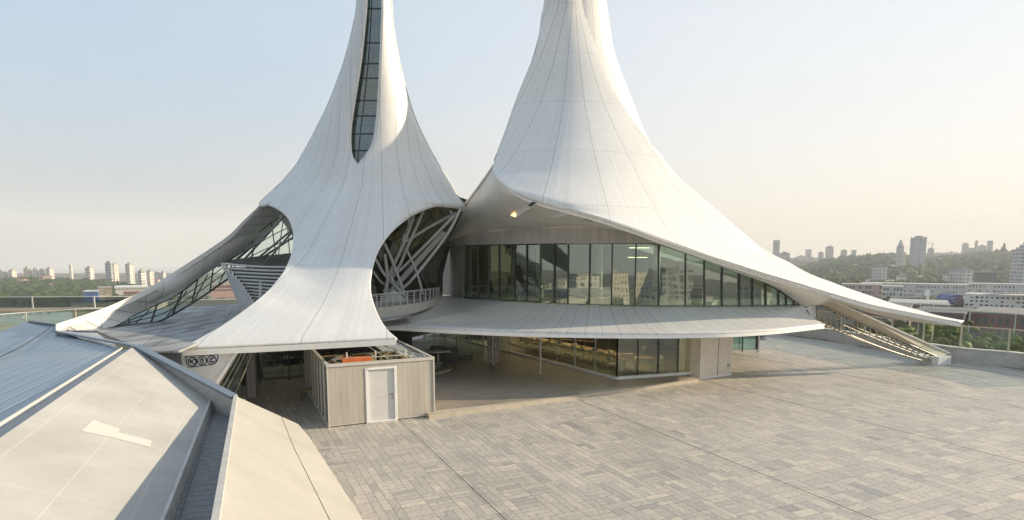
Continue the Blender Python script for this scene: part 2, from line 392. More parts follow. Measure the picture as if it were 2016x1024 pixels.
def railing(name, label, pts, h, step, mat_post, mat_rail, mat_glass, pr=.03, group=None, mid=True, rw=.06, lowrail=False):
    root = thing(name, label, 'railing', tuple(pts[0]), group)
    L = [0]
    for i in range(1, len(pts)): L.append(L[-1]+(pts[i]-pts[i-1]).length)
    def at(s):
        for i in range(1, len(pts)):
            if s <= L[i] or i == len(pts)-1:
                return pts[i-1].lerp(pts[i], (s-L[i-1])/max(L[i]-L[i-1], 1e-6))
    n = max(1, round(L[-1]/step)); ps = [at(k*L[-1]/n) for k in range(n+1)]; U = Vector((0, 0, h))
    for k, p in enumerate(ps): MB().bar(p, p+U, pr*2, pr*1.6).build('post', mat_post, root)
    if mat_glass:
        for k in range(n):
            a, b = ps[k], ps[k+1]; d = (b-a).normalized()*.04
            MB().slab([a+d+Vector((0, 0, .06)), b-d+Vector((0, 0, .06)), b-d+U*.93, a+d+U*.93], Vector((d.y, -d.x, 0))*.3).build('glass_panel', mat_glass, root)
    m_ = MB()
    for k in range(n): m_.bar(ps[k]+U, ps[k+1]+U, rw, rw*.8)
    if lowrail:
        for k in range(n): m_.bar(ps[k]+Vector((0, 0, .08)), ps[k+1]+Vector((0, 0, .08)), rw*.6)
    m_.build('handrail', mat_rail, root); return root
rp = [p+outward(pw, i)*.2+Vector((0, 0, WH+.06)) for i, p in enumerate(pw)]
railing('glass_railing', 'glass railing with cream posts standing on the low curved plaza wall', rp[:52], 1.28, 2.35, M['railmetal'], M['railmetal'], M['glass_rail'], .045)

# ------------------------------------------------------------------ left spire building
def rowpts(r, n=25, cols=None):
    (xl, yl, dl, xr, yr, dr, yc, b, p, sl_, sr_) = r; out = []
    nl = n//2+1
    def pt(x):
        u = 2*(x-xl)/(xr-xl)-1; u = max(-1, min(1, u)); q = (1-u*u)
        d = dl+(dr-dl)*(u+1)/2-b*q**p; ym = (yl+yr)/2; y = yl+(yr-yl)*(u+1)/2+(yc-ym)*q
        return P(x, y, d)
    for k in range(nl):
        s = k/(nl-1); s = math.sin((s-0)*math.pi/2); out.append(pt(xl+(sl_-xl)*(1-math.cos(k/(nl-1)*math.pi/2)*1.0 if False else (k/(nl-1))**1.6)))
    for k in range(nl):
        s = 1-(1-k/(nl-1))**1.6; s = 1-((nl-1-k)/(nl-1))**1.6; out.append(pt(sr_+(xr-sr_)*s))
    return out
def rowfix(xl, yl, dl, xr, yr, dr, yc, b, p, sl_=None, sr_=None):
    if yc is None: yc = (yl+yr)/2
    if sl_ is None: sl_ = sr_ = xl+(xr-xl)*.42
    return (xl, yl, dl, xr, yr, dr, yc, b, p, sl_, sr_)
T1 = [rowfix(718, -330, 34, 752, -330, 34, None, .45, .5, 729, 742),
      rowfix(712, -130, 34, 758, -130, 34, None, .62, .5, 726, 749),
      rowfix(707, 0, 34, 766, 0, 34, None, .8, .5, 722, 752.5),
      rowfix(699, 52, 34, 770, 52, 34, None, 1.0, .5, 718, 751.5),
      rowfix(680, 125, 34, 783, 125, 34, None, 1.45, .5, 710, 748.5),
      rowfix(650, 205, 34, 804, 205, 34, None, 2.1, .5, 697.5, 744.5),
      rowfix(628, 250, 34, 821, 250, 34, None, 2.7, .5, 691, 740),
      rowfix(610, 285, 33.9, 838, 285, 34, None, 3.1, .5, 690, 733),
      rowfix(597, 308, 33.8, 850, 308, 34, None, 3.5, .5, 693, 719),
      rowfix(585, 328, 33.8, 862, 328, 34, None, 3.9, .5, 702.5, 703.5),
      rowfix(556, 362, 33.6, 883, 360, 33.9, 358, 4.25, .5),
      rowfix(528, 388, 33.4, 898, 388, 33.7, 372, 4.35, .5),
      rowfix(512, 404.5, 33.0, 911, 409, 33.2, 388, 4.4, .55),
      rowfix(531, 403.5, 31.3, 879, 403, 31.5, 408, 3.25, .8),
      rowfix(552, 414, 30.2, 849, 406, 30.5, 432, 2.65, .85),
      rowfix(569, 430, 29.3, 813, 422, 29.5, 459, 2.25, 1),
      rowfix(578, 452, 28.6, 783, 444, 28.6, 485, 1.9, 1),
      rowfix(580, 475, 28.0, 760, 468, 27.9, 509, 1.55, 1),
      rowfix(576, 501, 27.3, 742, 498, 27.2, 533, 1.3, 1),
      rowfix(564, 530, 26.4, 731, 534, 26.3, 560, 1.0, 1),
      rowfix(549, 552, 25.7, 728, 572, 25.5, 584, .85, 1),
      rowfix(526, 578, 24.9, 736, 605, 24.8, 609, .7, 1),
      rowfix(499, 601, 24.1, 748, 632, 24.1, 632, .6, 1),
      rowfix(450, 637, 22.9, 762, 652, 23.6, 654, .4, 1),
      rowfix(403, 665, 21.9, 771, 661, 23.35, 668, .2, 1),
      rowfix(359, 689, 21.2, 780, 668, 23.1, 679, .0, 1)]
sh = [0, 0, 0, .2, .7, 1.5, 2.1, 2.5, 2.8, 2.9, 3, 3, 3]+[2.9, 2.7, 2.45, 2.15, 1.85, 1.5, 1.2, .9, .6, .3, .1, 0, 0]
T1 = [(r[0], r[1], r[2]+s_, r[3], r[4], r[5]+s_)+r[6:] for r, s_ in zip(T1, sh)]
T1r = [tuple(v) for v in cr(T1, 140)]
rows1 = [rowpts(r, 48) for r in T1r]
ncol = len(rows1[0]); mid = ncol//2-1
def isslit(i, k): return k == mid and T1r[i][10]-T1r[i][9] > 1.5
for i, r in enumerate(T1r):
    if r[10]-r[9] <= 1.5: c_ = (rows1[i][mid]+rows1[i][mid+1])/2; rows1[i][mid] = rows1[i][mid+1] = c_
spireL = thing('spire_building', 'white tent-like building on the left with a leaf-shaped window strip in its spire', 'building', (-7.6, 33, 0))
b = MB(); b.grid(rows1, skip=lambda i, k: k == mid)
b.build('outer_shell', [M['shell1']], spireL, smooth=True, solid=.09, weld=True)
# lip fascia along the front eave
e0 = [rows1[-1][k] for k in range(ncol) if k != mid]
low = [q+Vector((0, 0, -.20)) for q in e0]
lip = MB().grid([e0, low]); lip.build('eave_fascia', M['rim'], spireL, solid=.12)
# edge trims along the openings
def edge(idx, i0, i1): return [rows1[i][idx] for i in range(i0, i1)]
i_open = next(i for i, r in enumerate(T1r) if i/139*25 >= 11.9)
for idx in (0, ncol-1):
    MB().tube([q+Vector((0, -.02, 0)) for q in edge(idx, i_open, 140)], .055, 6).build('opening_trim', M['rim'], spireL, smooth=True)
i_tip = next(i for i, r in enumerate(T1r) if r[10]-r[9] <= 1.5 and i > 20)
for idx in (mid, mid+1):
    MB().tube(edge(idx, 0, i_tip+1), .06, 6).build('window_trim', M['rim'], spireL, smooth=True)
# back of the spire so that it is a closed horn
back = []
for i in range(0, i_open+2):
    l, r_ = rows1[i][0], rows1[i][-1]; row = []
    for k in range(17):
        u = k/16; a = math.pi*u; c = (l+r_)/2; h_ = (r_-l)/2
        row.append(c-h_*math.cos(a)+Vector((0, h_.length*.9*math.sin(a), 0)))
    back.append(row)
MB().grid(back, flip=True).build('rear_shell', M['shell1'], spireL, smooth=True, solid=.15)
# leaf window: glass set back in the slit with mullions
gl_rows = []
for i in range(0, i_tip+1): 
    l, r_ = rows1[i][mid], rows1[i][mid+1]; s = Vector((0, .30, 0)); gl_rows.append([l+s-(r_-l)*.15, (l+r_)/2+s, r_+s+(r_-l)*.02])
wroot = MB().grid(gl_rows).build('spire_window', glass_mat('spire_glass', (.50, .68, .68), .8, base=.15), spireL)
fr = MB()
for yv in (-120, -60, -22, 17, 76, 116, 155, 191, 228, 263, 296):
    i = min(range(i_tip), key=lambda i_: abs(T1r[i_][1]-yv)); fr.bar(gl_rows[i][0], gl_rows[i][2], .07)
for f_ in (.42,): fr.tube([g[0].lerp(g[2], .42 if k > i_tip*.55 else .25+.17*k/(i_tip*.55)) for k, g in enumerate(gl_rows)], .03, 4)
fr.build('mullions', M['frame'], wroot)
M['ribbon_grey'] = base_mat('dim_grey', (.30, .36, .35), .7)
# floors and a pale stair wall glimpsed behind the leaf window
for yv in (-80, 20, 78, 157, 230):
    i = min(range(i_tip), key=lambda i_: abs(T1r[i_][1]-yv)); c = (gl_rows[i][0]+gl_rows[i][2])/2; w_ = (gl_rows[i][2]-gl_rows[i][0]).x
    MB().box((c.x, c.y+.95, c.z), (w_*1.1, 1.0, .14)).build('inner_floor', M['ribbon_grey'], spireL)

for x0, y0, x1, y1 in ((706, 178, 742, 150), (712, 255, 738, 226)):
    a, b2 = P(x0, y0, 36.2), P(x1, y1, 36.2); MB().box(((a.x+b2.x)/2, 36.4, (a.z+b2.z)/2), (abs(b2.x-a.x)*.8, .1, abs(b2.z-a.z)*.4)).build('inner_wall', M['ribbon_grey'], spireL)

# left ribbon arch
outer = [(511.5, 405, 35.9), (478, 437, 34.9), (452, 463, 34.0), (417, 488, 32.7), (348, 533, 30.3), (292, 568, 28.2), (222, 601, 26.6), (170, 620, 25.6), (108, 640, 24.6)]
inner = [(575, 412, 37.8), (536, 437, 37.3), (487, 475, 36.3), (433, 515, 34.9), (391, 548, 33.1), (348, 580, 30.4), (270, 617, 28), (209, 647, 26.0), (108, 651.5, 24.7)]
ou = crp([P(*q) for q in outer], 60); inn = crp([P(*q) for q in inner], 60)
M['ribbon'] = plane_mat('ribbon_panels', (.60, .61, .60), [(.80, .6, 0, 1.85, .03, .55, .4)], rough=.45)
ouS = [q+Vector((.02, .0, -.05-.17*min(1, i/12))) for i, q in enumerate(ou)]
MB().grid([ou, ouS]).build('arch_edge', M['rim'], spireL, smooth=True)
MB().grid([[a, a.lerp(b_, .5), b_] for a, b_ in zip(ouS, inn)], flip=True).build('arch_soffit', M['ribbon'], spireL, smooth=True)
for i in range(4, 58, 4): MB().bar(ouS[i]+Vector((0, -.012, -.012)), inn[i]+Vector((0, -.012, -.012)), .02, .012).build('panel_joint', M['frame'], spireL)
oback = [q+Vector((.2, 3.0-2.2*i/59, -.6+.5*i/59)) for i, q in enumerate(ou)]
MB().grid([[a, a.lerp(b_, .5)+Vector((0, 0, .12)), b_] for a, b_ in zip(ou, oback)]).build('arch_roof', M['shell1'], spireL, smooth=True, solid=.03)
MB().tube([q for q in ou], .03, 6).build('arch_trim', M['rim'], spireL, smooth=True)
a0, a1 = P(108, 639, 24.6), P(108, 651.5, 24.6)
MB().slab([a0, a1, a1+Vector((.25, .5, 0)), a0+Vector((.25, .5, 0))], (.06, 0, 0)).build('arch_end', M['rim'], spireL)
# leaning glazing under the ribbon
bot = [(578, 500, 36.5), (552, 503, 36), (500, 520, 35.6), (448, 550, 34.2), (402, 582, 32.4), (360, 608, 30.4), (312, 633, 28.6), (262, 639.5, 27.3), (215, 646.5, 26.1)]
inn2 = crp([P(x, y, d+.05) for x, y, d in inner[:8]], 48); bo = crp([P(*q) for q in bot], 48)
gz = MB().grid([[a, b_] for a, b_ in zip(inn2, bo)]).build('arch_glazing', M['glass_clear'], spireL)
fr = MB(); fr.tube(inn2, .05, 5); fr.tube(bo, .055, 5)
for f_ in (.38, .68): fr.tube([a.lerp(b_, f_)+Vector((0, -.05, 0)) for a, b_ in zip(inn2, bo)], .025, 5)
for k in range(2, 47, 5): fr.bar(inn2[k], bo[k], .05, .10)
for k in range(4, 44, 7):
    s_ = 1 if k % 2 else -1; fr.bar(inn2[k].lerp(bo[k], .05)+Vector((0, .4, 0)), inn2[k+3].lerp(bo[k+3], .95)+Vector((0, .4, 0)), .045)
fr.build('glazing_frame', M['frame'], gz)
st = MB()
for (x0, y0, x1, y1) in ((520, 505, 600, 452), (480, 512, 560, 425), (500, 515, 590, 440), (468, 510, 548, 440), (430, 525, 520, 470), (590, 440, 520, 520)):
    st.tube([P(x0, y0, 35.2), P((x0+x1)/2, (y0+y1)/2, 34.9), P(x1, y1, 34.2)], .06, 6)
st.build('glazing_struts', base_mat('grey_green_steel', (.20, .23, .22), .5), spireL, smooth=True)
# dark lining behind the leg
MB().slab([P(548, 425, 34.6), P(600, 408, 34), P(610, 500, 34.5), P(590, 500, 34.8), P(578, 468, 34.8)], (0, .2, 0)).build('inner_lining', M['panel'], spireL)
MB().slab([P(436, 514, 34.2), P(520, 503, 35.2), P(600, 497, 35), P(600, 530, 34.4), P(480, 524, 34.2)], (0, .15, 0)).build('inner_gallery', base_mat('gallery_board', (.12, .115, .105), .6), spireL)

# grey deck roof between the foreground roofs and the arches
M['deck'] = base_mat('weathered_deck', (.155, .165, .17), .55, 0, .75, .55, .1, detail=8, stretch=(2.6, .35, 1))
M['deck'] = plane_mat('weathered_deck', (.27, .28, .28), [(.93, .37, 0, .42, .02, .45), (.93, .37, 0, 2.1, .05, .5)], rough=.6, var=.6, scale=.9, stretch=(2.2, .5, 1))
dz = 3.2
deckp = [Z(108, 652, dz), Z(190, 651, dz), Z(268, 683, dz), Z(280, 690, dz), Z(353, 691, dz)]
dk = [tuple(q[:2]) for q in deckp]+[tuple(Z(404, 668, dz)[:2]), (-8.2, 25.4), (-5.2, 31.5), (-8.5, 40), (-17, 41), (-23, 33)]
deck = thing('deck_roof', 'flat dark grey streaked roof deck between the blue roof and the white tent leg', 'roof', (-12, 27, dz))
MB().prism(dk, dz-.06, dz).build('deck_surface', M['deck'], deck)
_d1, _d2, _d3 = Z(268, 683, dz), Z(353, 691, dz), Z(404, 668, dz); _t = Vector((0, .1, -.06)); _b = Vector((0, .1, -2.9))
MB().slab([_d1+_t, _d2+_t, _d2+_b, _d1+_b], (0, .1, 0)).build('deck_front_wall', base_mat('dark_blue_cladding', (.05, .065, .085), .5), deck)

# sweeping louvred balustrade
ls = thing('louvred_screen', 'curved screen of grey horizontal tubes sweeping down to the deck inside the left arch', 'screen', tuple(P(500, 600, 30)))
nS = 15
o_y = [(518, 436), (540, 447), (560, 455), (585, 466), (610, 476), (650, 489)]; i_y = [(518, 437), (540, 463), (560, 478), (582, 492), (602, 505), (615, 513), (650, 521)]
def lerpL(L, v):
    for (a, b_), (c, d) in zip(L, L[1:]):
        if v <= c: return b_+(d-b_)*(v-a)/(c-a)
    return L[-1][1]
for k in range(nS):
    ky = 518+97*(k/14)**.9; path = [P(604, 525+k*7.4, 30.6), P(560, 526+k*7.2, 31.2)]
    kx = lerpL(i_y, ky)
    if kx < 520: path += [P((560+kx)/2+8, 525+k*7.1, 31.6-.04*k)]
    path += [P(kx+7, ky+2.0-k*.1, 31.9-.06*k)]
    y = ky+3
    while y < 648:
        ii = 14*max(0, min(1, (y-518)/97))**(1/.9); ii = max(ii, k, .5); x = lerpL(o_y, y)+(lerpL(i_y, y)-lerpL(o_y, y))*(k/ii if y < 615 else k/14); path.append(P(x, y, 31.9-.06*k-(y-518)*.008)); y += 14
    MB().tube(crp(path, 44), .062, 6).build('louvre', M['steelw'], ls, smooth=True)
MB().tube([P(513, 556, 30.1), P(512, 600, 29.9), P(512, 640, 29.8)], .07, 6).build('gate_post', M['steelw'], ls)
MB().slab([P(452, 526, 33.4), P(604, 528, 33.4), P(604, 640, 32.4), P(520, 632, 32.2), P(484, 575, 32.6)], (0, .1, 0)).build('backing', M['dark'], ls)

# right arch: rear glazing, tree-like struts
rg = [[P(725, 620, 35), P(728, 520, 35.6), P(745, 460, 36), P(800, 415, 36.4), P(880, 398, 37)],
      [P(780, 625, 36), P(800, 540, 36.8), P(812, 500, 37), P(850, 450, 37.2), P(905, 402, 37.4)],
      [P(850, 620, 37), P(860, 560, 38), P(868, 510, 38), P(890, 460, 38), P(920, 402, 37.4)]]
gz2 = MB().grid(rg).build('inner_glazing', M['glass_olive'], spireL)
fr = MB()
for a, b_ in (((778, 430), (868, 620)), ((835, 402), (882, 478)), ((860, 402), (893, 455)), ((745, 470), (806, 590)), ((805, 415), (850, 500)),
              ((735, 520), (775, 590)), ((800, 500), (905, 420)), ((770, 480), (860, 408)), ((820, 470), (900, 412)), ((740, 600), (800, 540))):
    fr.bar(P(*a, 35.9), P(*b_, 36.7), .05)
fr.build('inner_mullions', M['frame'], gz2)
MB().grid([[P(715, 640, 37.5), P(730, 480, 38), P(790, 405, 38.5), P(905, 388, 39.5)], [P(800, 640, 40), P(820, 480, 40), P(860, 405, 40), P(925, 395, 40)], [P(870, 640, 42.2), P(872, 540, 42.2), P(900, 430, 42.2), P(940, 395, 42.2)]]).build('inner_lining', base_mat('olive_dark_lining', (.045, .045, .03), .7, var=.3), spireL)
# upper olive ceiling seen through the facets
MB().slab([P(800, 500, 38.2), P(765, 470, 37.6), P(850, 404, 37.8), P(905, 404, 38.0), P(900, 430, 38.2)], (0, .12, 0)).build('inner_ceiling', base_mat('olive_ceiling', (.55, .50, .24), .7, var=.2), spireL)
struts = [[(758, 500), (763, 555), (752, 600), (742, 640)], [(815, 425), (795, 480), (765, 545), (758, 590)], [(835, 412), (805, 480), (785, 525), (762, 548)],
          [(805, 418), (803, 455), (775, 525), (770, 555)], [(740, 510), (757, 540), (790, 575), (798, 590)], [(757, 478), (775, 520), (795, 575), (800, 592)],
          [(906, 412), (880, 462), (820, 540), (790, 568), (755, 572)], [(893, 425), (850, 470), (800, 520), (770, 548)], [(770, 545), (776, 560), (768, 575), (740, 625)],
          [(800, 490), (820, 535), (833, 580)], [(735, 535), (750, 555), (760, 560)], [(760, 575), (745, 605), (742, 625)], [(762, 575), (790, 610)], [(886, 415), (893, 425), (897, 418)],
          [(797, 460), (798, 475), (840, 450), (895, 420)]]
for s_ in struts:
    n_ = len(s_); pts = crp([P(x, y, 35.0+.5*i/(n_-1)) for i, (x, y) in enumerate(s_)], 14)
    MB().tube(pts, .085 if n_ > 3 else .06, 8).build('strut', M['steelw'], spireL, smooth=True)
# broad slanting light panels behind the struts
MB().slab([P(775, 575, 36.1), P(780, 555, 36.1), P(870, 455, 36.3), P(880, 458, 36.3)], (0, .1, 0)).build('inner_beam', M['steelw'], spireL)
MB().slab([P(738, 600, 35), P(775, 570, 35.2), P(800, 592, 35), P(790, 612, 34.6), P(740, 620, 34.4)], (0, .1, 0)).build('stair_flank', M['steelw'], spireL)

# sign wall under the eave
sw = [P(360, 698, 21.28), P(466, 692, 21.75), P(426, 756, 21.55), P(362, 722, 21.28)]
def onplane(a_, b_, c_, x, y, off=0.0):
    n_ = (b_-a_).cross(c_-a_).normalized(); n_ = n_ if n_.y < 0 else -n_
    q = Vector(ray(x, y)); o = Vector((0, 0, H)); t = (a_-o).dot(n_)/q.dot(n_); return o+q*t+n_*off
sw[2] = onplane(sw[0], sw[1], sw[3], 426, 756)
MB().slab(sw[::-1], (0.02, .16, 0)).build('sign_wall', M['white'], spireL)
MB().bar(P(466, 693, 21.70), P(426, 757, 21.50), .07, .1).build('sign_wall_edge', M['rim'], spireL)
# sloping glazing behind the sign wall
q = [P(464, 697, 22.4), P(500, 697, 23.4), P(466, 780, 23.2), P(424, 758, 22.0)]
sg = MB().slab(q, (0, .05, 0)).build('side_glazing', M['glass'], spireL)
m_ = MB()
for f_ in (.12, .3, .5, .7, .9): m_.bar(q[0].lerp(q[1], f_), q[3].lerp(q[2], f_), .045)
m_.build('mullions', base_mat('pale_mullion', (.40, .40, .30), .5), sg)
MB().bar(P(486, 692, 23.0), P(452, 790, 22.6), .14).build('raking_frame', M['frame'], spireL)
c0, c1 = Z(488, 785, 0), Z(505, 783, 0)
MB().prism([(c0.x, c0.y), (c1.x, c1.y), (c1.x-.12, c1.y+.5), (c0.x-.12, c0.y+.5)], 0, 2.9).build('pillar', M['panel'], spireL)

# shop below the left tent
shop = thing('shop_interior', 'dark shop under the left tent leg with its glass front', 'shop', tuple(Z(560, 752, 0)))
sA = Z(508, 754, 0); sB = Z(640, 742, 0); sd_ = (sB-sA).normalized(); sn = Vector((-sd_.y, sd_.x, 0))
def sp_(u, v, z): q = sA+sd_*u+sn*v; return Vector((q.x, q.y, z))
for u_ in (1.1, 3.1): MB().box(tuple(sp_(u_, .35, 2.78)), (1.2, .1, .05), math.atan2(sd_.y, sd_.x)).build('ceiling_or_fill_light', emit_mat('shop_fill_light', (1, .85, .6), 5), shop)  # unseen glowing strips added so the goods in the dark shop show
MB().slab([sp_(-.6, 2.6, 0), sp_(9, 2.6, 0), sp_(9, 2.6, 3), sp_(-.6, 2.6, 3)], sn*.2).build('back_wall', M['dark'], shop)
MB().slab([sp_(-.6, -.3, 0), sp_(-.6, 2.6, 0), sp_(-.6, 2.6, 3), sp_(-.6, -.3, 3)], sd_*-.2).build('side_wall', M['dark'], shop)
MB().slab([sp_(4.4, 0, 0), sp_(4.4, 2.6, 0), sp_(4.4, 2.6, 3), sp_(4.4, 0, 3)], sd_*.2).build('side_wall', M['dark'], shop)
gf = MB().slab([sp_(.1, .0, .05), sp_(4.3, 0, .05), sp_(4.3, 0, 2.85), sp_(.1, 0, 2.85)], sn*.03).build('shop_glass', M['glass'], shop)
m_ = MB()
for u in (.1, 1.5, 2.9, 4.3): m_.bar(sp_(u, -.02, 0), sp_(u, -.02, 2.85), .06)
m_.build('mullions', M['frame'], gf)
# display shelves inside the shop
def shelf_unit(u0, wd_, label):
    s_ = thing('display_shelf', label, 'shelf', tuple(sp_(u0, .5, 0)), 'display shelves in the dark shop')
    MB().hexa([sp_(u0, .5, .12), sp_(u0+wd_, .5, .12), sp_(u0+wd_, 1.0, .12), sp_(u0, 1.0, .12)], [sp_(u0, .5, .62), sp_(u0+wd_, .5, .62), sp_(u0+wd_, 1.0, .62), sp_(u0, 1.0, .62)]).build('drawer_base', M['white'], s_)
    m_ = MB()
    m_.bar(sp_(u0, .49, .38), sp_(u0+wd_, .49, .38), .02)
    m_.bar(sp_(u0+wd_*.5, .49, .14), sp_(u0+wd_*.5, .49, .60), .02); m_.build('drawer_gap', M['frame'], s_)
    m_ = MB()
    for z in (.95, 1.35, 1.75, 2.15): m_.hexa([sp_(u0, .6, z), sp_(u0+wd_, .6, z), sp_(u0+wd_, 1.0, z), sp_(u0, 1.0, z)], [sp_(u0, .6, z+.03), sp_(u0+wd_, .6, z+.03), sp_(u0+wd_, 1.0, z+.03), sp_(u0, 1.0, z+.03)])
    for u in (u0, u0+wd_): m_.bar(sp_(u, .98, .6), sp_(u, .98, 2.5), .04)
    m_.build('boards', M['frame'], s_); return s_
shelf_unit(.35, 1.75, 'left one of two shelves in the shop, dark boards over white drawers'); shelf_unit(2.15, 2.0, 'right one of two shelves in the shop, dark boards over white drawers')
good_m = [base_mat('goods_'+n, c, .6, var=.3) for n, c in (('orange', (.50, .20, .07)), ('tan', (.45, .33, .18)), ('cream', (.60, .56, .45)), ('blue', (.14, .18, .30)), ('brown', (.20, .11, .05)))]
rnd = random.Random(5)
for z in (.62, .98, 1.38, 1.78, 2.18):
    u = .4
    while u < 4.0:
        w_ = rnd.uniform(.12, .34); h_ = rnd.uniform(.06, .24)
        if rnd.random() < .8 and not 2.0 < u+w_ < 2.2:
            c = sp_(u+w_/2, .78, z+h_/2+.005)
            bb = MB(); bb.hexa([sp_(u+.01, .66, z), sp_(u+w_-.01, .66, z), sp_(u+w_-.01, .92, z), sp_(u+.01, .92, z)], [sp_(u+.03, .69, z+h_), sp_(u+w_-.03, .69, z+h_), sp_(u+w_-.03, .9, z+h_), sp_(u+.03, .9, z+h_)])
            k_ = rnd.randrange(5)
            o = bb.build('boxed_goods', good_m[k_], bevel=.01); tag(o, 'small %s box of goods on a shelf in the shop' % ('orange', 'tan', 'cream', 'blue', 'brown')[k_], 'box', 'boxed goods on the shop shelves')
        u += w_
# small low table in front of the shop
tp = Z(612, 765, .45)
tb = thing('low_table', 'low pale wooden table beside the glazed side of the kiosk', 'table', (tp.x, tp.y, 0))
woodm = base_mat('pale_wood', (.42, .30, .16), .5, var=.15, stretch=(1, 6, 1))
MB().box((tp.x, tp.y, .43), (.85, .7, .04), R(25)).build('table_top', woodm, tb)
for dx, dy in ((-.35, -.25), (.35, -.25), (.35, .25), (-.35, .25)): MB().box((tp.x+dx, tp.y+dy, .205), (.04, .04, .41), R(25)).build('leg', M['frame'], tb)

# ------------------------------------------------------------------ kiosk
KW = (Z(857, 819, 0)-K0).length; KD = 7.4; KH = 2.36
def kp(u, v, z): return K0+AV*u+BV*v+Vector((0, 0, z))
ki = thing('kiosk', 'small pale timber-clad kiosk with a white door and an open roof beneath the tent eave', 'kiosk', tuple(K0))
M['boards'] = plane_mat('kiosk_boards', (.42, .39, .335), [(AV.x, AV.y, 0, .21, .010, .42)], rough=.6, var=.12, scale=2.5, stretch=(1, 1, .2))
M['trim'] = base_mat('kiosk_trim', (.50, .48, .44), .5, var=.05)
DU0 = (Z(727, 834, 0)-K0).dot(AV); DU1 = DU0+1.02
for u0, u1 in ((.06, DU0-.07), (DU1+.07, KW-.06)):
    MB().hexa([kp(u0, .03, .08), kp(u1, .03, .08), kp(u1, .13, .08), kp(u0, .13, .08)], [kp(u0, .03, KH-.12), kp(u1, .03, KH-.12), kp(u1, .13, KH-.12), kp(u0, .13, KH-.12)]).build('cladding', M['boards'], ki)
MB().hexa([kp(DU0-.07, .03, 2.12), kp(DU1+.07, .03, 2.12), kp(DU1+.07, .13, 2.12), kp(DU0-.07, .13, 2.12)], [kp(DU0-.07, .03, KH-.12), kp(DU1+.07, .03, KH-.12), kp(DU1+.07, .13, KH-.12), kp(DU0-.07, .13, KH-.12)]).build('cladding', M['boards'], ki)
for u, v in ((0, 0), (KW-.06, 0), (0, KD-.06), (KW-.06, KD-.06)):
    MB().hexa([kp(u, v, 0), kp(u+.06, v, 0), kp(u+.06, v+.06, 0), kp(u, v+.06, 0)], [kp(u, v, KH-.1), kp(u+.06, v, KH-.1), kp(u+.06, v+.06, KH-.1), kp(u, v+.06, KH-.1)]).build('corner_post', M['trim'], ki)
m_ = MB()
for (p, q) in (((0, .05), (KW, .05)), ((0, KD-.05), (KW, KD-.05))): m_.bar(kp(*p, KH-.05), kp(*q, KH-.05), .12, .11)
for (p, q) in (((.05, .11), (.05, KD-.11)), ((KW-.05, .11), (KW-.05, KD-.11))): m_.bar(kp(*p, KH-.052), kp(*q, KH-.052), .12, .10)
m_.bar(kp(.06, .08, .06), kp(DU0-.07, .08, .06), .10, .04); m_.bar(kp(DU1+.07, .08, .06), kp(KW-.06, .08, .06), .10, .04)
m_.build('roof_rim', M['trim'], ki)
df = MB(); df.bar(kp(DU0-.035, .04, 0), kp(DU0-.035, .04, 2.12), .07, .10, up=AV); df.bar(kp(DU1+.035, .04, 0), kp(DU1+.035, .04, 2.12), .07, .10, up=AV)
df.bar(kp(DU0, .04, 2.085), kp(DU1, .04, 2.085), .10, .07); df.bar(kp(DU0, .04, .035), kp(DU1, .04, .035), .10, .05); df.build('door_frame', M['white'], ki)
dr = MB().hexa([kp(DU0+.01, .07, .065), kp(DU1-.01, .07, .065), kp(DU1-.01, .11, .065), kp(DU0+.01, .11, .065)], [kp(DU0+.01, .07, 2.045), kp(DU1-.01, .07, 2.045), kp(DU1-.01, .11, 2.045), kp(DU0+.01, .11, 2.045)]).build('door', base_mat('door_paint', (.56, .56, .55), .35, var=.03), ki)
h = MB(); h.tube([kp(DU1-.1, .07, 1.04), kp(DU1-.1, .0, 1.04), kp(DU1-.24, -.01, 1.03)], .012, 8); h.bar(kp(DU1-.1, .062, .86), kp(DU1-.1, .062, .96), .045, .012, up=BV); h.bar(kp(DU1-.1, .062, 1.0), kp(DU1-.1, .062, 1.08), .045, .012, up=BV)
h.build('handle', base_mat('door_steel', (.30, .30, .30), .3, .8), dr)
for z in (.35, 1.1, 1.85): MB().bar(kp(DU0+.0, .045, z-.07), kp(DU0, .045, z+.07), .035, .04, up=BV).build('hinge', M['steelw'], dr)
# glazed left flank
for k in range(8):
    v0, v1 = .1+k*.9, .1+(k+1)*.9
    p = MB().slab([kp(.05, v0+.03, .12), kp(.05, v1-.03, .12), kp(.05, v1-.03, KH-.12), kp(.05, v0+.03, KH-.12)], AV*.02).build('side_pane', glass_mat('kiosk_glass', (.30, .34, .31), .8, base=.04) if k == 0 else bpy.data.materials['kiosk_glass'], ki)
    MB().bar(kp(.03, v1, .0), kp(.03, v1, KH-.1), .06).build('mullion', M['trim'], ki)
MB().bar(kp(.03, .06, .06), kp(.03, KD, .06), .06, .12).build('side_sill', M['trim'], ki)
MB().slab([kp(KW-.04, .1, .05), kp(KW-.04, KD-.1, .05), kp(KW-.04, KD-.1, KH-.1), kp(KW-.04, .1, KH-.1)], AV*-.05).build('side_wall', M['boards'], ki)
MB().hexa([kp(.12, .16, 1.55), kp(KW-.12, .16, 1.55), kp(KW-.12, KD-.1, 1.55), kp(.12, KD-.1, 1.55)], [kp(.12, .16, 1.6), kp(KW-.12, .16, 1.6), kp(KW-.12, KD-.1, 1.6), kp(.12, KD-.1, 1.6)]).build('roof_well', M['dark'], ki)
gold = base_mat('brass_duct', (.62, .50, .24), .25, .85, var=.2)
rnd = random.Random(9)
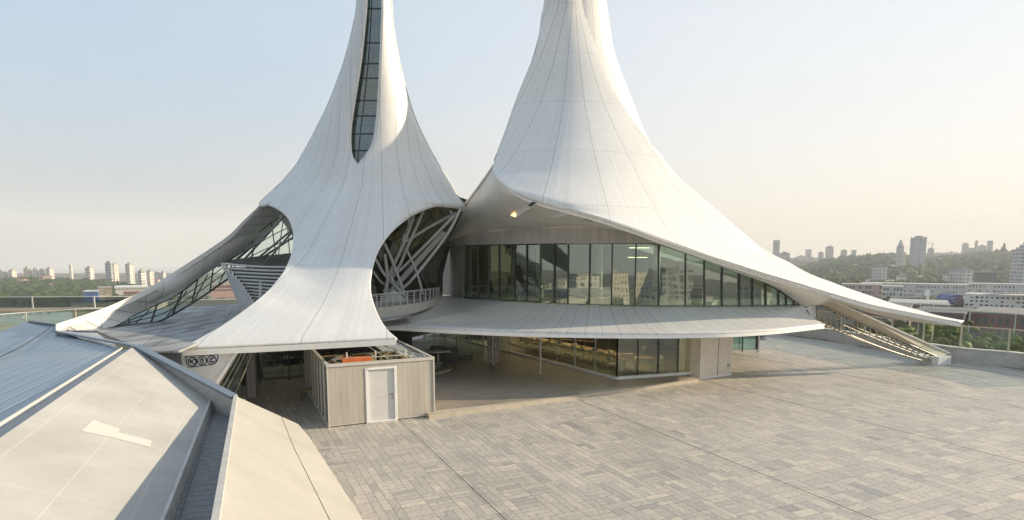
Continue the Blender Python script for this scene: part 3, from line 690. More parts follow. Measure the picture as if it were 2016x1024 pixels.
for k in range(9):
    u = .35+k*(KW-.7)/8; L = crp([kp(u, .25, 2.1+rnd.uniform(0, .15)), kp(min(KW-.2, max(.2, u+rnd.uniform(-.4, .4))), 1.2, 2.28+rnd.uniform(-.1, .12)), kp(min(KW-.2, max(.2, u+rnd.uniform(-.3, .5))), 2.2, 2.3), kp(min(KW-.2, max(.2, u+rnd.uniform(-.5, .5))), 3.4, 2.1)], 14)
    MB().tube(L, rnd.uniform(.03, .08), 7).build('duct', gold, ki, smooth=True)
MB().hexa([kp(.7, .6, 1.9), kp(1.75, .6, 1.9), kp(1.75, 1.1, 1.9), kp(.7, 1.1, 1.9)], [kp(.68, .58, 2.41), kp(1.77, .58, 2.41), kp(1.77, 1.12, 2.41), kp(.68, 1.12, 2.41)]).build('plant_box', base_mat('orange_cabinet', (.65, .17, .04), .5, var=.08), ki)
m_ = MB()
m_.bar(kp(.3, .8, 2.40), kp(KW-.9, .8, 2.40), .03); m_.bar(kp(2.3, .2, 2.38), kp(2.3, 4, 2.38), .03)
for u in (.9, 2.0, KW-.9): m_.tube([kp(u, 1.0, 1.6), kp(u, 1.0, 2.62)], .035, 8)
m_.tube(crp([kp(KW-1.5, 2.6, 2.62), kp(KW-1.1, 1.6, 2.5), kp(KW-.5, .9, 2.4), kp(KW-.3, .35, 2.38)], 10), .03, 8); m_.build('roof_rails', M['steelw'], ki)
for k in range(7):
    MB().hexa([kp(KW-.2-.17*k-.13, .7+k*.15, 2.18), kp(KW-.2-.17*k, .7+k*.15, 2.18), kp(KW-.2-.17*k, KD-.12, 2.30), kp(KW-.2-.17*k-.13, KD-.12, 2.30)], [kp(KW-.2-.17*k-.13, .7+k*.15, 2.25), kp(KW-.2-.17*k, .7+k*.15, 2.25), kp(KW-.2-.17*k, KD-.12, 2.37), kp(KW-.2-.17*k-.13, KD-.12, 2.37)]).build('roof_strip', M['steelw'], ki)

# ------------------------------------------------------------------ foreground roofs
Pp = [Z(265, 681, 3.35), Z(0, 862, 3.35)]; rd = (Pp[1]-Pp[0]).normalized()
R0, R1 = Pp[0], Pp[1]+rd*6
_n = (Z(418, 772, 2.30)-R0).cross(R1-R0).normalized()
def _pr(x, y): q = Vector(ray(x, y)); o = Vector((0, 0, H)); return o+q*((R0-o).dot(_n)/q.dot(_n))
G0, G1 = Z(418, 772, 2.30), _pr(315, 1024); gd = (G1-G0).normalized(); G1 = G1+gd*4
wr = thing('white_roof', 'large pale roof in the near left corner with thin joints and a bright patch', 'roof', tuple(R0))
up_n = (G0-R0).cross(R1-R0).normalized()
if up_n.z < 0: up_n = -up_n
dirw = (G0-R0).normalized()
# joint directions across and along the slope
ln = Vector((-rd.y, rd.x, 0)); ln = ln if ln.x > 0 else -ln
M['wroof'] = plane_mat('pale_roof_panels', (.42, .415, .39), [(ln.x, ln.y, 0, .92, .016, .28, .1, (.75, .70, .60)), (rd.x, rd.y, 0, 3.1, .016, .28, .8, (.75, .70, .60))], rough=.6, var=.12, scale=.7, bump=0)
MB().hexa([R0-up_n*.12, G0-up_n*.12, G1-up_n*.12, R1-up_n*.12], [R0, G0, G1, R1]).build('roof_surface', M['wroof'], wr)
def onroof(x, y):           # where the ray through a photo pixel meets the roof plane
    a, f, u = ray(x, y); d = Vector((a, f, u)); o = Vector((0, 0, H)); t = (R0-o).dot(up_n)/d.dot(up_n); return o+d*t
pt = [onroof(*q)+up_n*.004 for q in ((183, 827), (236, 845), (233, 852), (298, 868), (296, 881), (222, 862), (160, 849))]
MB().slab(pt, up_n*.003).build('roof_patch', base_mat('fresh_patch', (.56, .55, .50), .6, var=.03), wr)
# ridge flashing with bright bead, dark strip facing the blue roof
blv = Vector((-ln.x, -ln.y, 0))
M['ridge'] = base_mat('ridge_flashing', (.16, .20, .25), .4, var=.06)
rz = [R0+Vector((0, 0, -.02)), R1+Vector((0, 0, -.02))]
MB().slab([rz[0], rz[1], rz[1]+blv*.42+Vector((0, 0, -.10)), rz[0]+blv*.34+Vector((0, 0, -.10))], (0, 0, -.05)).build('ridge_flashing', M['ridge'], wr)
MB().tube([R0+blv*.36+Vector((0, 0, -.06)), R1+blv*.44+Vector((0, 0, -.06))], .035, 8).build('ridge_bead', M['coping'], wr)
# end verge cap running down to the gutter and over to the right roof
V0, V1 = Z(265, 680, 3.40), Z(458, 780, 2.62)
vn = Vector((0, 1, 0))
MB().slab([V0+Vector((-.04, -.03, 0)), V1+Vector((-.04, -.04, 0)), V1+Vector((.04, .16, .02)), V0+Vector((.08, .16, .02))], (0, 0, -.08)).build('verge_cap', M['ridge'], wr)
MB().slab([V0+Vector((0, .1, -.1)), V1+Vector((0, .1, -.1)), V1+Vector((0, .1, -2.5)), V0+Vector((0, .1, -3.3))], (0, .08, 0)).build('end_wall', M['coping'], wr)
# blue standing seam roof
bz = 3.10
bl = [R0+blv*.34+Vector((0, 0, -.14)), R1+blv*.42+Vector((0, 0, -.14)), Vector((-26, 6, 2.35)), Z(-120, 700, 2.7), Z(0, 654, 2.95), Z(56, 632, 3.1), Z(108, 639.5, 3.22), Z(108, 652, 3.16), Z(190, 655, 3.2)]
br = thing('blue_roof', 'blue-grey metal roof with fine standing seams at the left edge', 'roof', tuple(bl[0]))
sdir = (onroof(300, 600)*0 + (Z(110, 650, 3.1)-Z(0, 705, 2.9)))
seam = Vector((bl[0].x-bl[1].x, bl[0].y-bl[1].y, 0)).normalized()
sa = Z(0, 590+200, 3.0)-Z(130, 590+140, 3.0); sa.z = 0; sa.normalize(); sper = Vector((-sa.y, sa.x, 0))
M['blueroof'] = plane_mat('blue_metal_roof', (.19, .27, .35), [(sper.x, sper.y, 0, .42, .06, .9, 0, (.06, .10, .15)), (sper.x, sper.y, 0, .42, .035, .8, .05, (.50, .58, .66))], rough=.32, metal=.25, var=.06, scale=1.2)
tri = [(0, 1, 2, 3), (0, 3, 4, 5), (0, 5, 6), (0, 6, 7), (0, 7, 8)]
bb = MB(); bb.add(bl, [(0, 1, 2, 3), (0, 3, 4), (0, 4, 5), (0, 5, 6), (0, 6, 7), (0, 7, 8)]); bb.build('roof_surface', M['blueroof'], br, solid=-.1)
sm = crp([Z(104, 641, 3.25), Z(85, 655, 3.2), Z(50, 678, 3.12), Z(20, 693, 3.05), Z(-20, 712, 3.0)], 12)
MB().tube(sm, .02, 6).build('lap_seam', M['frame'], br)
MB().bar(Z(108, 652, 3.24), Z(265, 681, 3.36), .16, .06).build('edge_flashing', M['ridge'], br)
MB().bar(Z(56, 632, 3.14), Z(108, 639, 3.26), .10, .05).build('edge_flashing', M['ridge'], br)
# right roof and gutter between
Q0, Q1 = Z(460, 778, 2.62), Z(415, 1024, 3.02); qd = (Q1-Q0).normalized(); Q1 = Q1+qd*4
S0 = Z(587, 835, 1.55)
def _nr(x, y):
    n_ = (S0-Q0).cross(Q1-Q0).normalized(); q = Vector(ray(x, y)); o = Vector((0, 0, H)); return o+q*((Q0-o).dot(n_)/q.dot(n_))
S1, S2 = _nr(610, 862), _nr(715, 1024); S3 = S2+(S2-S1).normalized()*4
rr = thing('near_roof', 'pale cream roof running to the bottom edge between the gutter and the plaza', 'roof', tuple(Q0))
M['nroof'] = plane_mat('cream_roof_panels', (.42, .40, .36), [(qd.x, qd.y, 0, 3.4, .018, .35, .9, (.72, .66, .55))], rough=.55, var=.08, scale=.8)
MB().add([Q0, S0, S1, S2, S3, Q1]+[v+Vector((0, 0, -.1)) for v in (Q0, S0, S1, S2, S3, Q1)], [(0, 5, 4, 3, 2, 1), (6, 7, 8, 9, 10, 11)]+[(i, (i+1) % 6, 6+(i+1) % 6, 6+i) for i in range(6)]).build('roof_surface', M['nroof'], rr)
def nr(x, y, t=.002):
    n_ = (S0-Q0).cross(Q1-Q0).normalized(); n_ = n_ if n_.z > 0 else -n_
    a, f, u = ray(x, y); d = Vector((a, f, u)); o = Vector((0, 0, H)); k = (Q0-o).dot(n_)/d.dot(n_); return o+d*k+n_*t
MB().tube([nr(553, 818), nr(580, 885), nr(650, 1026), nr(700, 1126)], .006, 5).build('joint_line', M['frame'], rr)
MB().slab([S0+Vector((0, 0, -.1)), S1+Vector((0, 0, -.1)), S1+Vector((0, 0, -1.6)), S0+Vector((0, 0, -1.6))], (-.1, 0, 0)).slab([S1+Vector((0, 0, -.1)), S3+Vector((0, 0, -.1)), S3+Vector((0, 0, -1.6)), S1+Vector((0, 0, -1.6))], (-.1, 0, 0)).slab([Q0+Vector((.02, .05, -.12)), S0+Vector((0, .05, -.12)), S0+Vector((0, .05, -1.6)), Q0+Vector((.02, .05, -2.6))], (0, -.1, 0)).build('side_wall', M['coping'], rr)
MB().slab([Q0, Q1, Q1+Vector((0, 0, -.9)), Q0+Vector((0, 0, -.9))], (.09, .03, 0)).build('inner_wall', M['coping'], rr)
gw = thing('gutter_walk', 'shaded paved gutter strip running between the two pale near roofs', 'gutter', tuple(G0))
GZ = 2.0
g4 = [Z(405, 790, GZ), Z(455, 790, GZ), Z(415, 1024, GZ), Z(312, 1024, GZ)]; ge = [g4[3]+(g4[3]-g4[0]).normalized()*4, g4[2]+(g4[2]-g4[1]).normalized()*4]
gdv = (g4[3]-g4[0]).normalized(); gpv = Vector((-gdv.y, gdv.x, 0))
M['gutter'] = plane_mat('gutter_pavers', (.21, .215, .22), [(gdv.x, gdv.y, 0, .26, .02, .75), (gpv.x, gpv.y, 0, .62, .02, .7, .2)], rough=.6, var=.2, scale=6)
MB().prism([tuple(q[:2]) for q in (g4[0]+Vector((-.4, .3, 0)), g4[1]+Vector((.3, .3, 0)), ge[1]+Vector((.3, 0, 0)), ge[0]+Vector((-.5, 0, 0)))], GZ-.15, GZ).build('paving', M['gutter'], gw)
MB().slab([G0, G1, G1+Vector((0, 0, -.45)), G0+Vector((0, 0, -.45))], (.05, .02, 0)).build('kerb', M['coping'], gw)
MB().slab([G0+Vector((-.05, .12, .14)), Q0+Vector((0, .08, -.02)), Q0+Vector((0, .08, -.8)), G0+Vector((-.05, .12, -.5))], (0, .08, 0)).build('end_wall', M['coping'], gw)

# ------------------------------------------------------------------ sign with three ringed emblems
sg_o = sw[0]; ex = (sw[1]-sw[0]).normalized()
def sgp(x, y, off=0.0):        # point on the sign wall plane below a photo pixel
    n_ = (sw[1]-sw[0]).cross(sw[3]-sw[0]).normalized(); n_ = n_ if n_.y < 0 else -n_
    a, f, u = ray(x, y); d = Vector((a, f, u)); o = Vector((0, 0, H)); t = (sw[0]-o).dot(n_)/d.dot(n_); return o+d*t+n_*off
sgn = thing('emblem_sign', 'small white sign with three dark blue ringed emblems under the tent eave', 'sign', tuple(sgp(397, 711)))
navy = base_mat('navy_enamel', (.02, .045, .20), .4, var=.05); ink = base_mat('black_navy_ink', (.012, .018, .05), .4, var=.05); wh = base_mat('white_enamel', (.72, .73, .74), .35, var=.02)
def outline(s):   # plate outline in photo pixels, shrunk by s
    pts = [(366+s, 701+s), (429.5-s, 698+s)]
    for k in range(9): a = k/8*math.pi/2; pts.append((429-s-15*(1-math.cos(a)), 704+15*math.sin(a)*.95-s*.6))
    pts += [(372, 723-s), (367.5+s, 716)]
    return pts
MB().slab([sgp(x, y, .012) for x, y in outline(-.8)], sgp(0, 0, .01)-sgp(0, 0, 0)).build('plate', navy, sgn)
MB().slab([sgp(x, y, .024) for x, y in outline(1.2)], sgp(0, 0, .006)-sgp(0, 0, 0)).build('plate_face', wh, sgn)
def strokes(name, segs, r_=.017, m_=ink):
    b = MB()
    for s_ in segs: b.tube([sgp(x, y, .034) for x, y in s_], r_, 5)
    b.build(name, m_, sgn)
def circ(cx_, cy_, rx, ry, a0=0, a1=360, n=22): return [(cx_+rx*math.cos(R(a0+(a1-a0)*k/n)), cy_-ry*math.sin(R(a0+(a1-a0)*k/n))) for k in range(n+1)]
for cx_, cy_ in ((379.5, 712.0), (398.5, 710.5), (417.3, 708.8)): strokes('ring', [circ(cx_, cy_, 8.4, 8.4)], .019)
strokes('emblem', [circ(382.8, 712, 3.6, 4.8), [(374, 712), (378.5, 711)], [(376.3, 707.5), (376.5, 715.5)], [(373.5, 709.5), (378, 714)]])
strokes('emblem', [circ(398.5, 711, 3.6, 5.2, 60, 330), [(397, 708), (399.5, 706.5), (402, 711)], [(399.5, 708), (399, 714)]])
strokes('emblem', [circ(418.5, 709, 4.6, 5, 40, 320), [(413, 706), (416.5, 708), (420, 704.5)], [(412.5, 711), (417, 711.5), (422.5, 711)]])
# ------------------------------------------------------------------ right spire building
T2 = [rowfix(1108, -330, 38.5, 1118, -330, 38.5, None, .15, 1), rowfix(1096, -130, 38.5, 1128, -130, 38.5, None, .25, 1),
      rowfix(1083, 0, 38.2, 1141, 0, 38.2, None, .35, 1), rowfix(1072, 40, 38.0, 1150, 38, 38.0, None, .45, 1), rowfix(1052, 115, 37.3, 1175, 114, 37.2, None, .6, 1),
      rowfix(1032, 165, 36.7, 1197, 165, 36.6, None, .8, 1), rowfix(1015, 209, 36.1, 1222, 209, 36.0, None, 1.0, 1), rowfix(995, 268, 34.8, 1262, 266, 35.2, 270, 1.5, 1), rowfix(974, 323, 33.2, 1310, 321, 34.6, 330, 2.1, 1),
      rowfix(975, 343, 32.0, 1337, 353, 34.4, 362, 2.3, 1), rowfix(990, 361, 31.0, 1361, 374, 34.3, 388, 2.4, 1), rowfix(1015, 378, 30.2, 1383, 393, 34.2, 408, 2.3, 1),
      rowfix(1060, 396, 29.7, 1407, 413, 34.2, 426, 2.0, 1), rowfix(1125, 414, 29.3, 1433, 436, 34.1, 444, 1.6, 1), rowfix(1185, 431, 29.2, 1460, 459, 34.1, 460, 1.3, 1),
      rowfix(1243, 450.5, 29.3, 1490, 484, 34.0, 478, 1.0, 1), rowfix(1294, 469, 29.5, 1520, 503, 34.1, 494, .8, 1), rowfix(1349, 488, 29.8, 1551, 518, 34.0, 509, .7, 1),
      rowfix(1398, 506, 30.1, 1575, 532, 33.9, 523, .6, 1), rowfix(1448, 522, 30.4, 1602, 545, 33.9, 537, .5, 1), rowfix(1498, 538, 30.7, 1632, 556, 33.9, 549, .4, 1),
      rowfix(1572, 560, 31.2, 1672, 571, 33.9, 567, .3, 1), rowfix(1645, 582, 31.8, 1715, 585.5, 33.9, 585, .2, 1), rowfix(1712, 601, 32.3, 1757, 599.5, 33.9, 601, .1, 1),
      rowfix(1771, 613, 32.8, 1803, 611.5, 34, 613, .05, 1), rowfix(1833, 625, 33.2, 1849, 624, 34, 625, 0, 1), rowfix(1893, 637, 33.6, 1897, 633.5, 34, 635, 0, 1)]
T2r = [tuple(v) for v in cr(T2, 150)]
rows2 = [rowpts(r, 40) for r in T2r]; nc2 = len(rows2[0])
for r_ in rows2:
    c_ = (r_[nc2//2-1]+r_[nc2//2])/2; r_[nc2//2-1] = c_; del r_[nc2//2]
nc2 = len(rows2[0])
spireR = thing('tent_building', 'white tent-like building on the right whose roof sweeps down to a long pointed wing', 'building', (3.7, 38, 0))
MB().grid(rows2).build('outer_shell', M['shell2'], spireR, smooth=True, solid=.07)
i_l = int(8.3/26*149)
lp = [rows2[i][0] for i in range(i_l, 150)]
# rim board under the lip
rimb = [[q, q+Vector((.01, .05, -.20 if i > 20 else -.08-.12*i/20))] for i, q in enumerate(lp)]
MB().grid(rimb, flip=True).build('lip_board', M['rim'], spireR, smooth=True)
MB().tube([rows2[i][0] for i in range(int(7.9/26*149), int(12/26*149))], .07, 8, .03).build('lip_trim', M['rim'], spireR, smooth=True)
# rear sheet of the spire
rl = [(1098, -330), (1086, -130), (1077, 0), (1070, 40), (1062, 115), (1052, 209), (1045, 300), (1040, 420)]
rr_ = [(1140, -330), (1165, -130), (1187, 0), (1195, 52), (1206, 111), (1238, 195), (1272, 278), (1345, 400)]
rows3 = []
for (xl, yl), (xr, yr) in zip(cr(rl, 50), cr(rr_, 50)):
    row = []
    for k in range(31):
        u = -1+2*k/30; s_ = math.sin(u*math.pi/2); x = (xl+xr)/2+(xr-xl)/2*s_; d = 43.5-(xr-xl)/2*43.5/1200*math.sqrt(max(0, 1-s_*s_))*.8
        row.append(P(x, yl+(yr-yl)*(s_+1)/2, d))
    rows3.append(row)
MB().grid(rows3).build('rear_sheet', M['shell2b'], spireR, smooth=True, solid=.2)
MB().tube([rows3[i][30] for i in range(0, 44)], .05, 6).build('rear_trim', M['rim'], spireR, smooth=True)
# back closing surface
bk = []
for i in range(0, 150, 3):
    l, r_ = rows2[i][0], rows2[i][-1]; c = (l+r_)/2; h_ = (r_-l)/2; row = []
    if i > i_l: break
    for k in range(13):
        a = math.pi*k/12; row.append(c-h_*math.cos(a)+Vector((0, h_.length*.8*math.sin(a), 0)))
    bk.append(row)
MB().grid(bk, flip=True).build('rear_shell', M['shell2b'], spireR, smooth=True, solid=.12)

# upper glazing line: plan at floor level z = 3.6
zf = 3.6
wpx = [(862, 578), (890, 583.5), (914, 587), (963, 591), (1012, 594.5), (1063, 597.5), (1117, 600), (1203, 602.3), (1296, 603.6), (1386, 604), (1455, 603.5), (1532, 602.5), (1585, 601)]
def wall_at(px):
    for (x0, y0), (x1, y1) in zip(wpx, wpx[1:]):
        if px <= x1 or (x1, y1) == wpx[-1]:
            t = (px-x0)/(x1-x0); return Z(px, y0+(y1-y0)*t, zf)
def wall_top(px, ypx): b_ = wall_at(px); return P(px, ypx, b_.y)
tops = [(1294, 480), (1349, 498), (1386, 511), (1421, 524), (1455, 537), (1481, 545.5), (1507, 557), (1532, 571), (1560, 590), (1582, 603.5)]
def topy(px):
    if px <= 1294: return None
    for (x0, y0), (x1, y1) in zip(tops, tops[1:]):
        if px <= x1: return y0+(y1-y0)*(px-x0)/(x1-x0)
    return 603.5
ZT = 6.98
def head(px):
    b_ = wall_at(px)
    return Vector((b_.x, b_.y, ZT)) if topy(px) is None else P(px, topy(px), b_.y)
ms = [915, 941, 963, 982, 1012, 1036, 1063, 1090, 1117, 1159, 1203, 1249, 1296, 1349, 1386, 1421, 1455, 1481, 1507, 1532, 1547, 1562, 1580]
for k, (a, b_) in enumerate(zip(ms, ms[1:])):
    p, q = wall_at(a), wall_at(b_); rnd = random.Random(k)
    jig = Vector((0, rnd.uniform(-.004, .004), 0))
    MB().slab([p, q, head(b_)+jig, head(a)+jig], (0, .04, 0)).build('window_pane', M['glass_up'], spireR)
for k, a in enumerate(ms[:-1]):
    p, q = wall_at(a), head(a)
    MB().bar(p+Vector((0, -.03, 0)), q+Vector((0, -.03, 0)), .055 if k not in (12,) else .08, .16, up=(0, 1, 0)).build('mullion', M['frame'], spireR)
m_ = MB(); hp = [head(x)+Vector((0, -.05, 0)) for x in range(915, 1583, 8)]; bp = [wall_at(x)+Vector((0, -.05, .03)) for x in range(915, 1583, 8)]
for L in (hp, bp):
    for a, b_ in zip(L, L[1:]): m_.bar(a, b_, .12, .07)
m_.build('window_rail', M['frame'], spireR)
# fascia above the glass, panelled
ftop = [(862, 474), (890, 464), (930, 457), (1000, 449), (1090, 446), (1165, 446), (1210, 448), (1250, 460), (1297, 478)]
fa = crp([(x, y, 0) for x, y in ftop], 40); g_ = []
for q in fa:
    b_ = wall_at(max(862, q.x)); g_.append([P(q.x, q.y, b_.y-.12), Vector((b_.x, b_.y-.12, ZT if q.x > 914 else ZT)) if q.x < 1292 else P(q.x, 480, b_.y-.12)])
MB().grid(g_).build('fascia_panels', plane_mat('fascia_boards', (.44, .41, .37), [(.98, .1, 0, .42, .014, .5)], rough=.5, var=.12, scale=1.5, stretch=(2, 1, .3)), spireR, solid=.08)
# solid wall left of the glass, with a flush door
MB().slab([wall_at(914), wall_at(862), Vector((wall_at(862).x, wall_at(862).y, 8.4)), Vector((wall_at(914).x, wall_at(914).y, ZT+.6))], (0, .15, 0)).build('side_wall', M['panel'], spireR)
w0 = wall_at(862); w1 = P(790, 575, 47); w1 = Vector((w1.x, w1.y, zf))
MB().slab([w0, w1, Vector((w1.x, w1.y, 9)), Vector((w0.x, w0.y, 8.4))], (0, .15, 0)).build('side_wall', M['panel'], spireR)
d0, d1 = w0.lerp(w1, .02)+Vector((0, -.06, 0)), w0.lerp(w1, .02+1.15/(w1-w0).length)+Vector((0, -.06, 0))
MB().slab([d0, d1, d1+Vector((0, 0, 2.5)), d0+Vector((0, 0, 2.5))], (0, -.03, 0)).build('side_door', M['panel'], spireR)
# soffit
SC = [[(973, 326, 33.9), (943, 368, 36.4), (908, 415, 39.4), (862, 484, 42.4)],
      [(975, 345, 32.4), (950, 388, 35), (922, 432, 38), (880, 475, 41)],
      [(990, 364, 31.2), (960, 402, 34), (938, 440, 37.5), (905, 466, 39.6)],
      [(1015, 381, 30.2), (985, 412, 33), (962, 443, 36.5), (935, 458, 38.4)],
      [(1060, 399, 29.65), (1030, 420, 32), (1010, 440, 34.4), (1000, 450.5, 36.3)],
      [(1125, 417, 29.25), (1105, 431, 31), (1092, 441, 32.8), (1090, 447, 34.2)],
      [(1185, 434, 29.15), (1175, 443, 30.6), (1170, 446, 31.8), (1165, 447, 33.2)],
      [(1243, 454, 29.25), (1242, 458, 30.3), (1240, 459, 31.2), (1238, 457, 32.8)],
      [(1294, 473, 29.45), (1294, 478, 30.3), (1294, 480, 31.2), (1294, 480, 32.5)],
      [(1349, 492, 29.75), (1349, 497, 30.6), (1349, 499, 31.2), (1349, 498, 32.4)],
      [(1398, 510, 30.05), (1395, 515, 30.8), (1390, 514, 31.2), (1386, 511, 32.4)],
      [(1448, 526, 30.35), (1442, 532, 31), (1432, 530, 31.4), (1424, 525, 32.4)],
      [(1498, 542, 30.65), (1490, 547, 31.2), (1478, 546, 31.6), (1462, 539, 32.4)],
      [(1545, 556, 30.95), (1538, 564, 31.4), (1520, 562, 31.8), (1505, 556, 32.4)],
      [(1580, 566, 31.2), (1572, 578, 31.6), (1556, 578, 32), (1534, 571, 32.5)],
      [(1612, 576, 31.5), (1604, 588, 31.8), (1586, 592, 32.1), (1562, 591, 32.6)],
      [(1640, 584, 31.7), (1630, 592, 32.0), (1608, 600, 32.2), (1584, 606, 32.8)]]
cols = [cr(c, 12) for c in SC]
gsm = []
for j in range(12): gsm.append(crp([tuple(c[j]) for c in cols], 90))
MB().grid([[P(*q) for q in row] for row in gsm], flip=True).build('soffit', M['soffit'], spireR, smooth=True, solid=.12)
# silhouette edge of the roof on the left
MB().tube(crp([P(973, 325, 33.8), P(943, 367, 36.3), P(908, 414, 39.3), P(862, 483, 42.3)], 24), .09, 6).build('edge_trim', M['rim'], spireR, smooth=True)
# wing underside
wt_ = [(1572, 566, 31.2), (1645, 588, 31.8), (1712, 607.5, 32.3), (1771, 619.5, 32.8), (1833, 631, 33.2), (1893, 640, 33.65)]
wb_ = [(1598, 603, 32.9), (1648, 597, 33.3), (1705, 614, 33.6), (1756, 625.5, 33.8), (1843, 639.5, 34), (1894, 641, 34.05)]
tU = crp([P(*q) for q in wt_], 40); bU = crp([P(*q) for q in wb_], 40)
MB().grid([[a, a.lerp(b_, .5), b_] for a, b_ in zip(tU, bU)], flip=True).build('wing_soffit', M['soffit'], spireR, smooth=True)
# ceiling fittings in the soffit
lampc = emit_mat('warm_lamp', (1, .66, .28), .9)
def sof(x, y, off=-.05):   # soffit point nearest a photo pixel
    best = min((((q[0]-x)**2+(q[1]-y)**2), tuple(q)) for row in gsm for q in row)[1]; return P(x, y, best[2]+off)
def fitting(name, pts, mat_, th=.05): MB().slab([sof(*q, -.12) for q in pts], (0, .06, .04)).build(name, mat_, spireR)
fitting('soffit_tray', [(1003, 426), (1015, 429), (1058, 401), (1048, 397)], M['white'])
MB().slab([sof(1006, 424.5, -.22), sof(1014, 427.5, -.22), sof(1020, 423.5, -.22), sof(1012, 421, -.22)], (0, .05, .04)).build('downlight', lampc, spireR)
MB().slab([sof(1034, 408, -.2), sof(1041, 410, -.2), sof(1055, 400, -.2), sof(1048, 398.5, -.2)], (0, .05, .04)).build('grille', M['frame'], spireR)
fitting('soffit_tray', [(1078, 427), (1090, 430), (1120, 422), (1108, 418)], M['white'])
fitting('soffit_tray', [(1145, 434), (1162, 438), (1170, 434.5), (1155, 432)], M['panel'])

# skirt roof
SK_top = [(752, 629, 31.2), (800, 618, 33.4), (862, 588, 38.5)]
skt = [P(*q) for q in SK_top]+[wall_at(x)+Vector((0, -.1, -.05)) for x in (900, 963, 1012, 1063, 1117, 1203, 1296, 1386, 1455, 1532, 1578)]
lips = [(748, 648), (790, 649.5), (834, 652), (900, 655.5), (977, 659), (1050, 661.5), (1126, 663), (1200, 664), (1300, 664.3), (1380, 663.2), (1438, 661.5), (1500, 658), (1547, 654), (1616, 646)]
lz = 2.74
ll = [Z(x, y-3.5, lz) for x, y in lips]
tT = crp(skt, 120); lL = crp(ll, 120)
sk_rows = []
for j in range(14):
    f_ = j/13; sk_rows.append([t_.lerp(l_, f_)+Vector((0, 0, -.16*math.sin(math.pi*f_))) for t_, l_ in zip(tT, lL)])
ske = sk_rows
# rounded right end, turning under
tip = []
for j in range(14):
    f_ = j/13; base = sk_rows[j][-1]; tip.append([base, base+Vector((.25*(f_)+.05, .25, -.02)), base+Vector((.30*f_+.1, .9+.6*f_, -.05)), base+Vector((-.1, 2.2+.8*f_, -.05))])
MB().grid([r_+t_[1:] for r_, t_ in zip(sk_rows, tip)]).build('skirt_roof', M['skirt'], spireR, smooth=True, solid=.10)
le = sk_rows[-1]+tip[-1][1:]
MB().grid([[q+Vector((0, -.01, .03)) for q in le], [q+Vector((0, -.03, -.13)) for q in le], [q+Vector((0, .5, -.13)) for q in le]]).build('skirt_lip', M['rim'], spireR)
MB().grid([[q+Vector((0, .3, -.10)) for q in sk_rows[-1]], [Vector((q.x, q.y+.1, 2.72)) for q in tT], [Vector((q.x, q.y+1.5, 2.74)) for q in tT]]).build('ground_ceiling', M['panel'], spireR)

# upper room: floor, ceiling, back wall, columns, desk-height screens
fl_pts = [wall_at(x)+Vector((0, .1, 0)) for x in (915, 963, 1012, 1063, 1117, 1203, 1296, 1386, 1455, 1532, 1578)]
fp = [tuple(q[:2]) for q in fl_pts]+[(17.5, 40), (12, 48), (0, 50), (-4.4, 44)]
MB().prism(fp, zf-.25, zf-.01).build('upper_floor', base_mat('beige_floor', (.38, .36, .28), .4, var=.08), spireR)
cpl = [tuple(q[:2]) for q in fl_pts[:7]]+[(11, 40), (8, 46), (0, 48.5), (-4.2, 43)]
MB().prism(cpl, ZT+.02, ZT+.12).build('upper_ceiling', base_mat('beige_ceiling', (.40, .37, .28), .6, var=.06), spireR)
bw = crp([Vector((-4.5, 44.5, 0)), Vector((0, 46, 0)), Vector((6, 44.5, 0)), Vector((11, 42, 0)), Vector((16.8, 39.5, 0))], 24)
MB().grid([[q+Vector((0, 0, zf)) for q in bw], [q+Vector((0, 0, 7.0 if i < 14 else 7.0-(i-14)*.28)) for i, q in enumerate(bw)]]).build('back_wall', base_mat('tan_back_wall', (.34, .26, .15), .7, var=.12), spireR, solid=.1)
for x, y in ((-1.6, 42.5), (1.8, 40), (5.5, 38.5), (9, 38), (-2.9, 41)):
    MB().prism([(x+.22*math.cos(a*math.pi/8), y+.22*math.sin(a*math.pi/8)) for a in range(16)], zf, ZT).build('column', M['white'], spireR)
for x, y, l_, dz_ in ((8.0, 38.5, 1.3, .15), (7.6, 37.0, 1.2, .75)): MB().box((x, y, ZT-dz_), (l_, .06, .04), R(8)).build('ceiling_or_fill_light', emit_mat('strip_light', (1, .82, .5), 3), spireR)
# inner handrail along the glass
m_ = MB(); rl_ = [wall_at(x)+Vector((0, .55, .82)) for x in range(880, 1540, 12)]
for a, b_ in zip(rl_, rl_[1:]): m_.bar(a, b_, .07, .05)
for q in rl_[::4]: m_.bar(q-Vector((0, 0, .8)), q, .04)
m_.build('inner_handrail', M['steelw'], spireR)

# balcony between the two tents
bal = thing('curved_balcony', 'curved white balcony with a metal railing inside the right-hand arch', 'balcony', tuple(P(790, 600, 32)))
bt = [(732, 606, 29.2), (760, 604, 30.6), (800, 599, 32.2), (835, 593.5, 34.2), (857, 586, 36.8), (866, 576, 40)]
bbm = [(732, 633, 29.3), (760, 628, 30.7), (800, 619, 32.3), (835, 609, 34.2), (857, 597, 36.8), (866, 582, 40)]
t3 = crp([P(*q) for q in bt], 30); b3 = crp([P(*q) for q in bbm], 30)
MB().grid([t3, b3]).build('fascia', plane_mat('balcony_panels', (.52, .51, .47), [(.9, .45, 0, 1.05, .02, .4)], rough=.45), bal, solid=.1)
MB().add(t3+[P(800, 577, 42), P(735, 590, 38)], [tuple(range(32))]).build('floor', M['panel'], bal)
rt = crp([P(*q) for q in ((732, 581, 29.2), (760, 578.5, 30.6), (800, 574, 32.2), (835, 570.5, 34.2), (857, 567.5, 36.8), (866, 566, 40))], 30)
MB().tube(rt, .035, 6).build('handrail', M['steelw'], bal, smooth=True)
for k in range(0, 30, 2): MB().bar(t3[k], rt[k], .05).build('post', M['steelw'], bal)
